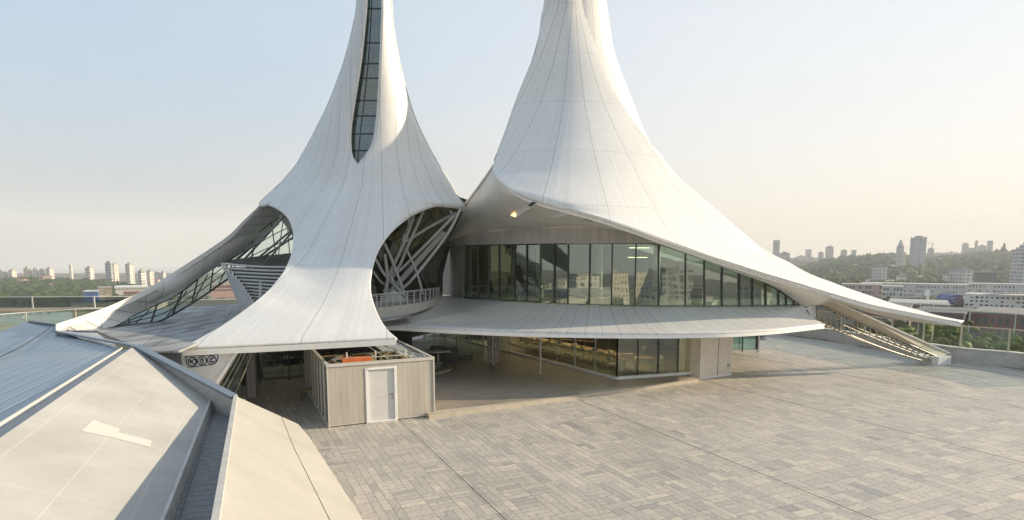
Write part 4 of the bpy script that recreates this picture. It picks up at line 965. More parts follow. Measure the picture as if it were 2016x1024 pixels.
for f_ in (.25, .45, .65, .85): MB().tube([a.lerp(b_, f_) for a, b_ in zip(t3, rt)], .01, 4).build('wire', M['steelw'], bal)

# ------------------------------------------------------------------ ground floor reading room
gc = Z(1214, 747, .17); gr_ = Z(1372, 736, .17); gl_ = Z(868, 662, .17)
rm = thing('reading_room', 'glass-walled ground floor room under the right-hand skirt roof', 'room', tuple(gc))
HB = 2.62
def wallglass(a, b_, n, name, base_h=.14, gm=M['glass'], mt=M['frame'], mw=.05):
    d = (b_-a).normalized(); nn = Vector((d.y, -d.x, 0))
    MB().bar(a+Vector((0, 0, base_h/2)), b_+Vector((0, 0, base_h/2)), .14, base_h).build('plinth', M['white'], rm)
    for k in range(n):
        p, q = a.lerp(b_, k/n), a.lerp(b_, (k+1)/n)
        MB().slab([p+Vector((0, 0, base_h)), q+Vector((0, 0, base_h)), q+Vector((0, 0, HB)), p+Vector((0, 0, HB))], nn*-.03).build(name, gm, rm)
    for k in range(n+1):
        p = a.lerp(b_, k/n); MB().bar(p+Vector((0, 0, base_h)), p+Vector((0, 0, HB)), mw if k % 2 else mw*1.5, .1, up=(0, 1, 0)).build('mullion', mt if k in (0, n) else M['steelw'] if name == 'side_pane' else mt, rm)
wallglass(gc, gr_, 4, 'front_pane'); wallglass(gc, gl_, 12, 'side_pane')
rlm = emit_mat('room_fill_light', (1, .78, .48), 5)  # panels added to brighten the room; lamps only guessed from its warm highlights
for k_ in range(7):
    q_ = gc+(gl_-gc)*(.07+.14*k_)+Vector((1.9, 1.2, 0)); MB().box((q_.x, q_.y, HB-.05), (2.2, .35, .05), R(60)).build('ceiling_or_fill_light', rlm, rm)
MB().prism([tuple(q[:2]) for q in (gc+Vector((.05, .1, 0)), gr_+Vector((0, .1, 0)), gr_+Vector((3, 14, 0)), gl_+Vector((2, 3, 0)))], .18, .30).build('room_floor', base_mat('room_floor', (.38, .35, .26), .35, var=.1), rm)
for a, b_ in ((gr_+Vector((0, .2, 0)), gr_+Vector((2.2, 12, 0))), (gr_+Vector((2.2, 12, 0)), gl_+Vector((2.5, 5, 0)))):
    MB().slab([a, b_, b_+Vector((0, 0, HB)), a+Vector((0, 0, HB))], (.15, .1, 0)).build('back_wall', base_mat('dim_wall', (.34, .28, .15), .7, var=.3), rm)
# wall shelf units seen through the glass
for k, (x, y) in enumerate(((1.6, 41.5), (4.3, 39.2))):
    s_ = thing('book_shelf', ('farther' if k == 0 else 'nearer')+' tall dark bookcase inside the glass-walled ground floor room', 'bookcase', (x, y, .3), 'bookcases in the ground floor room')
    MB().box((x, y, 1.4), (2.4, .1, 2.2), R(-30)).build('back_panel', M['dark'], s_)
    for z in (.45, .9, 1.35, 1.8, 2.25): MB().box((x-.1, y-.2, z), (2.4, .35, .04), R(-30)).build('shelf', woodm, s_)
    MB().box((x-.1, y-.2, 1.5), (2.1, .24, .22), R(-30)).build('books', good_m[1], s_)
# pillar block right of the glass
pA, pB = Z(1378, 747.5, 0), Z(1439, 738.5, 0); pC = pA+Vector((-.10, .9, 0)); pdv = (pB-pA)
bk_ = thing('service_block', 'pale panelled block closing the right end of the ground floor glass', 'service block', tuple(pA))
pn = Vector((-pdv.y, pdv.x, 0)).normalized()
MB().prism([tuple(q[:2]) for q in (pA, pB, pB+pn*1.6, pA+pn*1.6)], .06, 2.66).build('body', base_mat('block_panels', (.66, .62, .55), .5, var=.06), bk_)
MB().prism([tuple(q[:2]) for q in (pA-pn*.02-pdv*.01, pB-pn*.02+pdv*.01, pB+pn*1.6, pA+pn*1.6)], 0, .10).build('plinth', M['rim'], bk_)
for f_ in (.0, .55, 1.0): MB().bar(pA.lerp(pB, f_)-pn*.004+Vector((0, 0, .1)), pA.lerp(pB, f_)-pn*.004+Vector((0, 0, 2.64)), .02 if f_ == .55 else .05, .02, up=pn).build('joint', M['frame'] if f_ == .55 else M['rim'], bk_)
sk = pA.lerp(pB, .9)-pn*.03+Vector((0, 0, .55)); MB().box(tuple(sk), (.14, .05, .14), math.atan2(pdv.y, pdv.x)).build('socket_box', M['panel'], bk_)
# glazed porch farther right
qa, qb = Z(1440, 697, 0), Z(1489, 693.5, 0)
pc = thing('glazed_porch', 'small porch with pale green glass beyond the service block', 'porch', tuple(qa))
MB().bar(qa+Vector((-1.2, -.05, .1)), qb+Vector((0, 0, .1)), .15, .2).build('plinth', M['rim'], pc)
MB().slab([qa+Vector((-1.2, -.05, .2)), qb+Vector((0, 0, .2)), qb+Vector((0, 0, 2.6)), qa+Vector((-1.2, -.05, 2.6))], (0, .03, 0)).build('pane', glass_mat('green_glass', (.60, .78, .74), 1.0, base=.12), pc)
for f_ in (.42, 1.0): p = qa.lerp(qb, f_); MB().bar(p+Vector((0, -.02, .1)), p+Vector((0, -.02, 2.65)), .05 if f_ < 1 else .14, .1, up=(0, 1, 0)).build('mullion', M['frame'], pc)
MB().bar(qb+Vector((.12, 0, 0)), qb+Vector((.12, 0, 2.65)), .10, .12, up=(0, 1, 0)).build('corner_post', M['rim'], pc)
MB().slab([qa+Vector((-1.2, 2.5, .2)), qb+Vector((0, 2.5, .2)), qb+Vector((0, 2.5, 2.6)), qa+Vector((-1.2, 2.5, 2.6))], (0, .1, 0)).build('back_wall', base_mat('pale_teal_wall', (.38, .47, .45), .6), pc)
# slim posts standing on the podium
def post(x, y, label, r_=.035, name='slim_post'):
    q = Z(x, y, .17); o = thing(name, label, 'post', tuple(q), 'posts under the skirt roof')
    MB().tube([q, q+Vector((0, 0, 2.7))], r_, 10).build('shaft', M['white'], o, smooth=True); MB().tube([q, q+Vector((0, 0, .03))], r_*2.6, 12).build('base_plate', M['steelw'], o); return o
post(1064, 736, 'slim white post standing alone on the paved podium')
post(996.5, 705, 'slim white post behind the thick green-grey pillar')
post(970.5, 719, 'short white post directly in front of the thick pillar')
tq = Z(968, 717, .17); tp_ = thing('thick_pillar', 'thick grey-green pillar under the middle of the skirt roof', 'pillar', tuple(tq))
MB().prism([(tq.x+dx, tq.y+.3+dy) for dx, dy in ((-.28, 0), (.18, 0), (.18, .45), (-.28, .45))], .17, 2.7).build('shaft', base_mat('green_grey_paint', (.24, .26, .21), .5), tp_); MB().box((tq.x+.35, tq.y+.6, 1.43), (.16, .1, 2.5)).build('side_fin', M['panel'], tp_)
# inner partitions far under the skirt
ip = thing('inner_partition', 'dark glazed partition deep under the skirt roof, left of the thick pillar', 'partition', tuple(Z(900, 690, .17)))
ia, ib, ic = Z(835, 668, .17), Z(952, 708, .17), Z(1000, 705, .17)
for a, b_ in ((ia, ib), (ib+Vector((.9, 3, 0)), ic+Vector((0, 3, 0)))):
    MB().slab([a, b_, b_+Vector((0, 0, 2.5)), a+Vector((0, 0, 2.5))], (0, .04, 0)).build('pane', M['glass'], ip)
    for k in range(6): p = a.lerp(b_, k/5); MB().bar(p, p+Vector((0, 0, 2.5)), .07, .07, up=(0, 1, 0)).build('mullion', M['steelw'], ip)
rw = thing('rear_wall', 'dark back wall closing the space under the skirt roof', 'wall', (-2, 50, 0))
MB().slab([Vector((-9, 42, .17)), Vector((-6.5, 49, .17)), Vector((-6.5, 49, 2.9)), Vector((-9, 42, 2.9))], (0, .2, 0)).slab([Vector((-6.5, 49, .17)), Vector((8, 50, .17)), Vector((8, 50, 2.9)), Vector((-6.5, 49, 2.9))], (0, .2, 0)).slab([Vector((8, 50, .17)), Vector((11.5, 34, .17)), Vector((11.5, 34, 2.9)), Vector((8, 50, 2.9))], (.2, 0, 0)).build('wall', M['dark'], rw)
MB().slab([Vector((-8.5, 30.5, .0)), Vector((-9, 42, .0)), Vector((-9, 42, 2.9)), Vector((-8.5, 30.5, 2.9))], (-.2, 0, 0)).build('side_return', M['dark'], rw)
wp = base_mat('warm_panel', (.40, .22, .07), .6)
for x in (-2.2, -.6, 3.2): MB().box((x, 48.8, 1.6), (.9, .08, 1.7)).build('warm_panel', wp, rw)

# furniture (built once in its own axes, then copied)
pale = base_mat('pale_furniture', (.58, .58, .50), .5, var=.05)
def make_chair():
    c = thing('reading_chair', 'x', 'chair', (0, 0, 0)); c['_o'] = (0, 0, 0)
    MB().box((0, 0, .45), (.44, .42, .035)).build('seat', pale, c, bevel=.008)
    MB().box((0, .21, .70), (.42, .03, .24)).build('backrest', pale, c, bevel=.008)
    for dx, dy, h_ in ((-.19, -.18, .43), (.19, -.18, .43), (.19, .2, .82), (-.19, .2, .82)): MB().tube([(dx*1.12, dy*1.1, 0), (dx, dy, h_)], .014, 6, .018).build('leg', pale, c)
    for s_ in (-1, 1): MB().tube([(.20*s_, -.16, .45), (.23*s_, -.14, .62), (.23*s_, .15, .66), (.2*s_, .2, .66)], .013, 6).build('armrest', pale, c)
    return c
def make_table(L, Wd, label, cat='table', group=None):
    t = thing('reading_table', label, cat, (0, 0, 0), group); t['_o'] = (0, 0, 0)
    MB().box((0, 0, .73), (L, Wd, .04)).build('table_top', woodm, t, bevel=.005)
    MB().box((0, 0, .67), (L-.2, Wd-.16, .08)).build('apron', pale, t)
    for sx_ in (-1, 1):
        for sy_ in (-1, 1): MB().box((sx_*(L/2-.06), sy_*(Wd/2-.06), .355), (.06, .06, .71)).build('leg', pale, t)
    return t
ch = make_chair(); FZ = .30
ft = make_table(1.9, .9, 'wooden table with pale legs just behind the front corner glass'); tpos = Z(1262, 738, FZ); ft.location = (tpos.x-.1, tpos.y+.8, FZ); ft.rotation_euler = (0, 0, R(8))
ch.location = (tpos.x-1.35, tpos.y+.55, FZ); ch.rotation_euler = (0, 0, R(100)); ch['label'] = 'pale armchair at the left end of the table behind the corner glass'; ch['group'] = 'chairs in the ground floor room'
dup(ch, (tpos.x+1.1, tpos.y+1.1, FZ), R(-80), 'pale armchair at the right end of the table behind the corner glass')
sdv = (gl_-gc).normalized(); snn = Vector((-sdv.y, sdv.x, 0)); snn = snn if snn.x > 0 else -snn
lt = make_table(2.4, .9, 'long wooden table end nearest the corner glass, lined with chairs', group='long tables along the side glass')
ang = math.atan2(sdv.y, sdv.x)
for k in range(4):
    q = gc+sdv*(2.0+2.5*k)+snn*1.7; nm = ['first', 'second', 'third', 'fourth'][k]
    lab = nm+' long wooden table from the corner glass in the row behind the side glass'
    if k == 0: lt.location = (q.x, q.y, FZ); lt.rotation_euler = (0, 0, ang); lt['label'] = lab
    else: dup(lt, (q.x, q.y, FZ), ang, lab)
for k in range(12):
    q = gc+sdv*(1.0+.83*k)+snn*1.05
    dup(ch, (q.x, q.y, FZ), ang+math.pi, 'pale armchair in the row between the side glass and the long tables')
rnd = random.Random(3)
for k in range(8):
    q = gc+sdv*(1.3+1.1*k)+snn*rnd.uniform(1.5, 1.9)
    o = MB().box((q.x, q.y, FZ+.75+.045), (.28, .2, .09), rnd.uniform(0, 1)).box((q.x, q.y, FZ+.75+.11), (.24, .16, .04), rnd.uniform(0, 1)).build('book_pile', good_m[k % 3+1]); tag(o, 'small pile of books lying on the long wooden tables', 'books', 'book piles on the long tables')
bx = MB().box((tpos.x-.45, tpos.y+.85, FZ+.75+.09), (.42, .3, .18), R(8)).box((tpos.x-.45, tpos.y+.85, FZ+.75+.195), (.44, .32, .03), R(8)).build('storage_box', base_mat('cardboard', (.42, .32, .2), .7)); tag(bx, 'lidded cardboard box on the table behind the corner glass', 'box')
dl = thing('desk_lamp', 'slim desk lamp with a slanted arm on the table behind the corner glass', 'lamp', (tpos.x, tpos.y+.8, FZ+.75))
MB().tube([(tpos.x, tpos.y+.8, FZ+.75), (tpos.x, tpos.y+.8, FZ+.78)], .09, 12).build('base', pale, dl); MB().tube([(tpos.x, tpos.y+.8, FZ+.78), (tpos.x+.42, tpos.y+.8, FZ+1.35)], .018, 6).build('arm', pale, dl); MB().tube([(tpos.x+.42, tpos.y+.8, FZ+1.35), (tpos.x+.2, tpos.y+.75, FZ+1.3)], .03, 8, .05).build('shade', pale, dl)
# upstairs desks and dark chairs
dkc = base_mat('black_chair', (.02, .02, .022), .5)
du = make_table(1.7, .75, 'desk behind the left part of the upper floor glass', 'desk', 'desks on the upper floor'); 
ups = [(-1.0, 39.8, 0), (1.1, 37.6, .1), (4.4, 35.8, .1), (7.6, 35.2, 0)]
nmz = ['leftmost', 'second from left', 'third from left', 'rightmost']
for k, (x, y, a) in enumerate(ups):
    lab = nmz[k]+' of the wooden desks behind the curved upper floor glass'
    if k == 0: du.location = (x, y, zf); du['label'] = lab
    else: dup(du, (x, y, zf), a, lab)
oc = thing('office_chair', 'x', 'chair', (0, 0, 0), 'dark chairs on the upper floor'); oc['_o'] = (0, 0, 0)
MB().box((0, 0, .47), (.5, .5, .08)).build('seat', dkc, oc, bevel=.02); MB().box((0, .24, .85), (.48, .06, .6)).build('backrest', dkc, oc, bevel=.02); MB().tube([(0, 0, .08), (0, 0, .45)], .03, 8).build('stem', dkc, oc)
m_ = MB()
for k in range(5): m_.bar((0, 0, .08), (.3*math.cos(k*1.257), .3*math.sin(k*1.257), .04), .04)
m_.build('foot_star', dkc, oc)
for k, (x, y, a) in enumerate(ups):
    lab = 'black office chair in front of the %s upper floor desk' % nmz[k]
    if k == 0: oc.location = (x-.2, y-.75, zf); oc.rotation_euler = (0, 0, math.pi); oc['label'] = lab
    else: dup(oc, (x-.2, y-.75, zf), math.pi+a, lab)
    mo = thing('monitor', 'black screen standing on the %s upper floor desk' % nmz[k], 'monitor', (x+.2, y, zf+.75), 'screens on the upper floor desks')
    MB().box((x+.2, y, zf+1.08), (.62, .04, .38)).build('screen', dkc, mo); MB().box((x+.2, y+.02, zf+.83), (.05, .04, .15)).build('stand', dkc, mo); MB().box((x+.2, y+.02, zf+.76), (.22, .16, .015)).build('foot', dkc, mo)

# planting bed and black crates right of the kiosk
gb = Z(874, 737, .17)
gravel = MB(); rnd = random.Random(11)
ico = bmesh.new(); bmesh.ops.create_icosphere(ico, subdivisions=1, radius=1); iv = np.array([v.co[:] for v in ico.verts]); iff = [tuple(v.index for v in f.verts) for f in ico.faces]; ico.free()
def stones(b_, cx_, cy_, rx, ry, n, s0, s1, z0, hump):
    for k in range(n):
        a = rnd.uniform(0, 6.283); r_ = math.sqrt(rnd.random()); s_ = rnd.uniform(s0, s1)
        z = z0+hump*(1-r_*r_); v = iv*[s_, s_, s_*.7]+[cx_+rx*r_*math.cos(a), cy_+ry*r_*math.sin(a), z]; b_.add([tuple(q) for q in v], iff)
gbed = thing('planting_bed', 'small mound of pale gravel edged with stones to the right of the kiosk', 'planting bed', (gb.x-.9, gb.y+.8, .17))
b_ = MB(); stones(b_, gb.x-1.2, gb.y+1.2, 1.3, 1.4, 700, .03, .07, .2, .25); b_.build('gravel', base_mat('pale_gravel', (.36, .34, .27), .8), gbed)
b_ = MB(); 
for k in range(40):
    a = -2.3+k/39*2.9; x, y = gb.x-1.2+1.4*math.cos(a), gb.y+1.2+1.5*math.sin(a); s_ = rnd.uniform(.06, .11); v = iv*[s_, s_, s_*.8]+[x, y, .22]; b_.add([tuple(q) for q in v], iff)
b_.build('edging_stones', base_mat('tan_stone', (.42, .33, .2), .8), gbed)
b_ = MB()
for k in range(500):
    a = rnd.uniform(-2.3, .7); r_ = rnd.uniform(1.0, 1.35); x, y = gb.x-1.2+r_*math.cos(a), gb.y+1.2+r_*1.05*math.sin(a); z = rnd.uniform(.22, .42); d = [rnd.uniform(-.06, .06) for _ in range(6)]
    b_.add([(x, y, z), (x+d[0], y+d[1], z+.05), (x+d[2], y+d[3], z+.02+d[4])], [(0, 1, 2)])
b_.build('low_plants', base_mat('low_green', (.05, .10, .03), .7, var=.4), gbed)
for k, (x, y) in enumerate(((861, 713), (887, 714))):
    q = Z(x, y, .17); c_ = thing('black_crate', ('left' if k == 0 else 'right')+' black cabinet standing in shade behind the planting bed', 'cabinet', tuple(q), 'black cabinets behind the bed')
    MB().box((q.x, q.y+.4, .6), (.85, .8, .86), R(5)).build('body', M['frame'], c_, bevel=.02); MB().box((q.x, q.y-.02, .78), (.2, .03, .04), R(5)).build('handle', M['steelw'], c_)
q = Z(917, 705, .17); dt = thing('floor_trolley', 'low dark trolley on the paving beside the black cabinets', 'trolley', tuple(q)); MB().box((q.x, q.y, .32), (.9, .5, .08)).build('tray', M['frame'], dt)
for dx, dy in ((-.36, -.2), (.36, -.2), (.36, .2), (-.36, .2)): MB().tube([(q.x+dx-.02, q.y+dy, .23), (q.x+dx+.02, q.y+dy, .23)], .055, 10).build('wheel', M['frame'], dt)
q = Z(862, 690, .9); wt2 = thing('round_table', 'small white table far under the skirt roof, seen over the kiosk corner', 'table', (q.x, q.y, .17)); MB().tube([(q.x, q.y, .86), (q.x, q.y, .92)], .7, 20).build('table_top', M['white'], wt2); MB().tube([(q.x, q.y, .17), (q.x, q.y, .86)], .05, 8).build('stem', M['white'], wt2); MB().tube([(q.x, q.y, .17), (q.x, q.y, .2)], .3, 14).build('foot', M['white'], wt2)

# ------------------------------------------------------------------ raking truss leg on the plaza
lg = thing('raking_truss', 'long raking tan truss leg from the wing down to a white foot on the plaza', 'truss', tuple(Z(1848, 720, 0)))
tan = base_mat('tan_steel', (.33, .28, .20), .4, var=.05); tan2 = base_mat('tan_steel_plate', (.50, .45, .35), .45, var=.06)
uf = [P(1612, 598, 33.2), P(1848, 703, 35.2)]; ub = [P(1634, 590, 32.9), P(1871, 697, 35.6)]
lf = [P(1603, 627, 32.6), P(1848, 719, 35.2)]
MB().slab([uf[0], uf[1], ub[1], P(1640, 591, 32.95)], (0, .05, .02)).build('top_plate', tan2, lg)
MB().bar(ub[0]+Vector((0, 0, .02)), ub[1]+Vector((0, 0, .02)), .05, .08).build('top_edge', M['rim'], lg)
def chord(f_, sag): 
    a = uf[0].lerp(lf[0], f_); b_ = uf[1].lerp(lf[1], f_); return [a.lerp(b_, t/10)+Vector((0, 0, -sag*math.sin(math.pi*t/10))) for t in range(11)]
for f_, sag, r_ in ((.02, 0, .04), (.45, .05, .022), (.62, .10, .022), (1, .22, .04)):
    MB().tube(chord(f_, sag), r_, 6).build('chord', tan, lg)
u_, m1_, m2_, l_ = [crp(chord(*q), 60) for q in ((.02, 0), (.45, .05), (.62, .10), (1, .22))]
for k in range(0, 58, 3):
    MB().bar(u_[k], m1_[min(59, k+1)], .05, .07).build('brace', tan, lg)
    MB().bar(m2_[k], l_[min(59, k+2)], .05, .07).build('brace', tan, lg)
b_ = MB()
for k in range(1, 58, 2): b_.box(tuple(u_[k]+Vector((.1, .12, -.1))), (.12, .1, .08), R(-20))
b_.build('bolts', M['frame'], lg)
MB().slab([u_[0]+Vector((0, 1.1, .0)), u_[-1]+Vector((0, .5, -.1)), l_[-1]+Vector((0, .5, 0)), l_[30]+Vector((0, .8, 0)), l_[0]+Vector((0, 1.1, 0))], (0, .04, 0)).build('rear_web', tan2, lg) if False else None
for k in range(0, 59, 4): MB().bar(u_[k]+Vector((0, .9-.005*k, 0)), l_[k]+Vector((0, .6, 0)), .05).build('rear_brace', tan, lg)
MB().tube([q+Vector((0, .6, 0)) for q in l_], .05, 6).build('rear_chord', tan, lg)
fa_, fb_ = Z(1847, 720.5, 0), Z(1872, 717.5, 0); fdv = fb_-fa_; fnn = Vector((-fdv.y, fdv.x, 0)).normalized()
MB().hexa([fa_, fb_, fb_+fnn*.9, fa_+fnn*.9], [v+Vector((0, 0, .50)) for v in (fa_, fb_, fb_+fnn*1.3-fdv*.3, fa_+fnn*1.3-fdv*.3)]).build('foot', M['white'], lg)
MB().tube([P(1599, 606, 32.6), P(1603, 600, 33.2), P(1604, 626, 32.6)], .05, 6).slab([P(1590, 610, 32.7), P(1604.5, 598, 33.4), P(1604, 625, 32.7), P(1598, 622, 32.6)], (.02, .3, 0)).build('end_plate', M['white'], lg)
# ------------------------------------------------------------------ ground, river and hills
GZ0 = -25.0
M['earth'] = base_mat('city_ground', (.13, .13, .11), .9, var=.4, scale=.03)
kind(MB().add([(-1400, -900, GZ0), (2600, -900, GZ0), (2600, 1900, GZ0), (-1400, 1150, GZ0)], [(0, 1, 2, 3)]).build('ground', M['earth']), 'structure')
M['water'] = base_mat('river_water', (.05, .10, .09), .08, var=.2, scale=.05)
kind(MB().add([(-420, 205, GZ0+.2), (-60, 215, GZ0+.2), (-55, 352, GZ0+.2), (-200, 372, GZ0+.2), (-520, 350, GZ0+.2)], [(0, 1, 2, 3, 4)]).build('water', M['water']), 'structure')
M['prom'] = base_mat('promenade_stone', (.42, .38, .30), .8, var=.12, scale=.2)
kind(MB().add([(-420, 110, GZ0+.3), (-30, 110, GZ0+.3), (-60, 214, GZ0+.3), (-420, 204, GZ0+.3)], [(0, 1, 2, 3)]).build('promenade', M['prom']), 'structure')
kind(MB().add([(-520, 352, GZ0+.4), (-200, 374, GZ0+.4), (-40, 354, GZ0+.4), (-40, 372, GZ0+.5), (-200, 392, GZ0+.5), (-520, 372, GZ0+.5)], [(0, 1, 4, 5), (1, 2, 3, 4)]).build('riverbank', base_mat('sandy_bank', (.36, .27, .17), .9, var=.3, scale=.2)), 'structure')
# slope under the plaza edge
emb = [[Vector((x, y, z)) for x, y, z in ((-60, 60, -3.5), (-20, 62, -3), (10, 60, -2.6), (24, 52.5, -2.2), (28, 46, -2.2), (33, 37, -2.3), (60, 20, -2.4))],
       [Vector((x, y, z)) for x, y, z in ((-70, 90, -12), (-20, 92, -12), (20, 90, -9), (48, 78, -5.2), (58, 70, -4.8), (70, 58, -4.8), (110, 40, -5))],
       [Vector((x, y, z)) for x, y, z in ((-80, 120, -25), (-20, 120, -25), (30, 125, -25), (80, 115, -16), (95, 105, -16), (110, 90, -16), (160, 70, -16))]]
M['grass'] = base_mat('rough_grass', (.055, .075, .03), .9, var=.5, scale=.8)
kind(MB().grid([[q for q in r_] for r_ in emb]).build('embankment', M['grass']), 'structure')
kind(MB().grid([[Vector((-60, 60, -3.5)), Vector((-20, 62, -3)), Vector((10, 60, -2.6)), Vector((24, 52.5, -2.2)), Vector((28, 46, -2.2)), Vector((33, 37, -2.3)), Vector((60, 20, -2.4))], [Vector((-18, 44, -4)), Vector((-10, 46, -4)), Vector((8, 48, -4)), Vector((21, 46, -4)), Vector((24, 40, -4)), Vector((28, 33, -4)), Vector((34, 8, -4))]]).build('terrace_ground', M['grass']), 'structure')

foliage = {}
def fol(name, col, var=.45, sc=.5):
    m = base_mat(name, col, .8, var=var, scale=sc, spec=.2); return m
def clumps(name, pts, mat_, seed=1, parent=None, squash=.8):
    """leafy masses: each point gives many small tilted leaf clumps spread through a rounded volume"""
    rs = np.random.RandomState(seed); V = []; Fc = []; o = 0
    base = iv.copy()
    for (x, y, z, r_) in pts:
        j = base*(1+rs.uniform(-.38, .38, (len(base), 1)))*[r_, r_, r_*squash]*rs.uniform(.8, 1.2)
        V.append(j+[x, y, z]); Fc.append(np.array(iff)+o); o += len(base)
    if not V: return None
    V = np.concatenate(V); Fc = np.concatenate(Fc); me = bpy.data.meshes.new(name)
    off = np.array(parent.get('_o', (0, 0, 0)) if parent is not None else (0, 0, 0)); V = V-off
    me.vertices.add(len(V)); me.vertices.foreach_set('co', V.astype(np.float32).ravel())
    me.loops.add(Fc.size); me.loops.foreach_set('vertex_index', Fc.astype(np.int32).ravel()); me.polygons.add(len(Fc)); me.polygons.foreach_set('loop_start', np.arange(0, Fc.size, 3, dtype=np.int32)); me.update(); me.validate()
    me.materials.append(mat_); o_ = bpy.data.objects.new(name, me); COL.objects.link(o_)
    if parent is not None: o_.parent = parent
    return o_
# right-hand hills: crest lines in photo pixels at a given distance
def interp(L, x):
    if x <= L[0][0]: return L[0][1]
    for (a, b_), (c, d) in zip(L, L[1:]):
        if x <= c: return b_+(d-b_)*(x-a)/(c-a)
    return L[-1][1]
near_c = [(700, 548), (1350, 545), (1500, 538), (1577, 527), (1628, 512), (1679, 505), (1756, 501), (1800, 506), (1840, 507), (1900, 502), (1935, 498), (1986, 495), (2100, 490), (2400, 500)]
far_c = [(700, 522), (1400, 516), (1551, 513), (1569, 508), (1620, 510), (1700, 508), (1800, 504), (1845, 499), (1900, 500), (2000, 500), (2300, 505)]
def hill(name, crest, d0, d1, mat_, npx=80, nd=14, back=250, x0=1050, x1=2350):
    rows = []; rnd = random.Random(4)
    for i in range(nd+3):
        row = []
        for k in range(npx+1):
            px = x0+(x1-x0)*k/npx; yc = interp(crest, px); f_ = i/nd
            if i <= nd:
                d = d0+(d1-d0)*f_; dd = d1; zc = H-(yc+3-HOR)*dd/1200; z = GZ0-1+(zc-GZ0)*(f_**.8)
            else: d = d1+back*(i-nd)/2; zc = H-(yc+3-HOR)*d1/1200; z = zc-(zc-GZ0+5)*(i-nd)/2
            X = (px-1008)/1200*d; row.append(Vector((X, d, z+rnd.uniform(-1.2, 1.2)*(0 < i <= nd))))
        rows.append(row)
    return kind(MB().grid(rows).build(name, mat_, smooth=True), 'structure'), rows
M['wood_far'] = fol('far_hill_wood', (.028, .062, .030), .4, .03); M['wood'] = fol('hill_wood', (.030, .068, .024), .6, .10)
h1, hr1 = hill('near_hill', near_c, 690, 1350, M['wood']); h2, hr2 = hill('far_hill', far_c, 1600, 2300, M['wood_far'], back=300)
def scatter(rows, n, r0, r1, seed, pxlim=None):
    rnd = random.Random(seed); out = []; nr_, nk = len(rows)-3, len(rows[0])-1
    for _ in range(n):
        i = rnd.uniform(0, nr_)**1.0; k = rnd.uniform(0, nk); a, b_ = int(min(i, nr_-.001)), int(min(k, nk-.001)); fi, fk = i-a, k-b_
        p = rows[a][b_].lerp(rows[a][b_+1], fk).lerp(rows[a+1][b_].lerp(rows[a+1][b_+1], fk), fi); r_ = rnd.uniform(r0, r1); out.append((p.x, p.y, p.z+r_*.3, r_))
    return out
kind(clumps('hill_woodland', scatter(hr1, 12000, 3.5, 8.5, 21), M['wood'], 1), 'stuff', 'dark green woodland covering the near hillside on the right')
kind(clumps('far_hill_woodland', scatter(hr2, 4500, 7, 14, 22), M['wood_far'], 2), 'stuff', 'hazy woodland on the farthest hills at the right')
# left wooded hills
lc = [(-250, 545), (0, 549), (60, 548), (150, 550), (200, 553), (250, 558), (300, 565), (360, 572), (430, 582), (520, 590)]
lc2 = [(-250, 575), (0, 572), (40, 576), (75, 584), (110, 592), (160, 598), (520, 600)]
h3, hr3 = hill('left_hill', lc, 400, 760, M['wood'], x0=-300, x1=560, back=150); h4, hr4 = hill('left_near_hill', lc2, 385, 430, M['wood'], x0=-300, x1=200, back=60)
M['wood_l'] = fol('left_wood', (.032, .066, .022), .6, .16)
kind(clumps('riverside_woodland', scatter(hr3, 5200, 2.0, 5.0, 23), M['wood_l'], 3), 'stuff', 'dense green woodland beyond the river on the left')
kind(clumps('near_bank_woodland', scatter(hr4, 1500, 1.6, 3.6, 24), M['wood_l'], 4), 'stuff', 'dark green trees along the far river bank at the left edge')
# undergrowth behind the glass railing, and street greenery
rnd = random.Random(31); pts = []
for _ in range(9000):
    t_ = rnd.random(); i = rnd.uniform(2.2, 5.9); a = int(i); fi = i-a; p = emb[0][a].lerp(emb[0][a+1], fi).lerp(emb[1][a].lerp(emb[1][a+1], fi), t_**.8)
    big = math.sin(p.x*.35)+math.sin(p.y*.23+1); r_ = rnd.uniform(.12, .42); pts.append((p.x, p.y, p.z+.2+abs(rnd.gauss(.2, .5))*(1.3+.6*big), r_*1.1))
M['shrub'] = fol('shrub_green', (.13, .16, .045), .5, .5)
kind(clumps('undergrowth', pts, M['shrub'], 5), 'stuff', 'yellow-green undergrowth behind the glass railing on the right')
pts = []
for (x0, x1, yb, d, n, r0, r1) in ((1600, 1860, 563, 560, 500, 1.6, 3.4), (1780, 1872, 598, 330, 160, 1.3, 2.4), (1700, 1760, 598, 330, 60, 1.0, 2.0), (1880, 2100, 605, 300, 150, .8, 1.7), (1500, 1700, 556, 650, 220, 2, 4)):
    for _ in range(n): x = rnd.uniform(x0, x1); dd = d*rnd.uniform(.97, 1.05); p = P(x, yb-rnd.uniform(0, 7), dd); pts.append((p.x, p.y, p.z, rnd.uniform(r0, r1)))
kind(clumps('street_greenery', pts, fol('street_green', (.06, .09, .03), .5, .2), 6), 'stuff', 'belts of green bushes between the far white buildings')

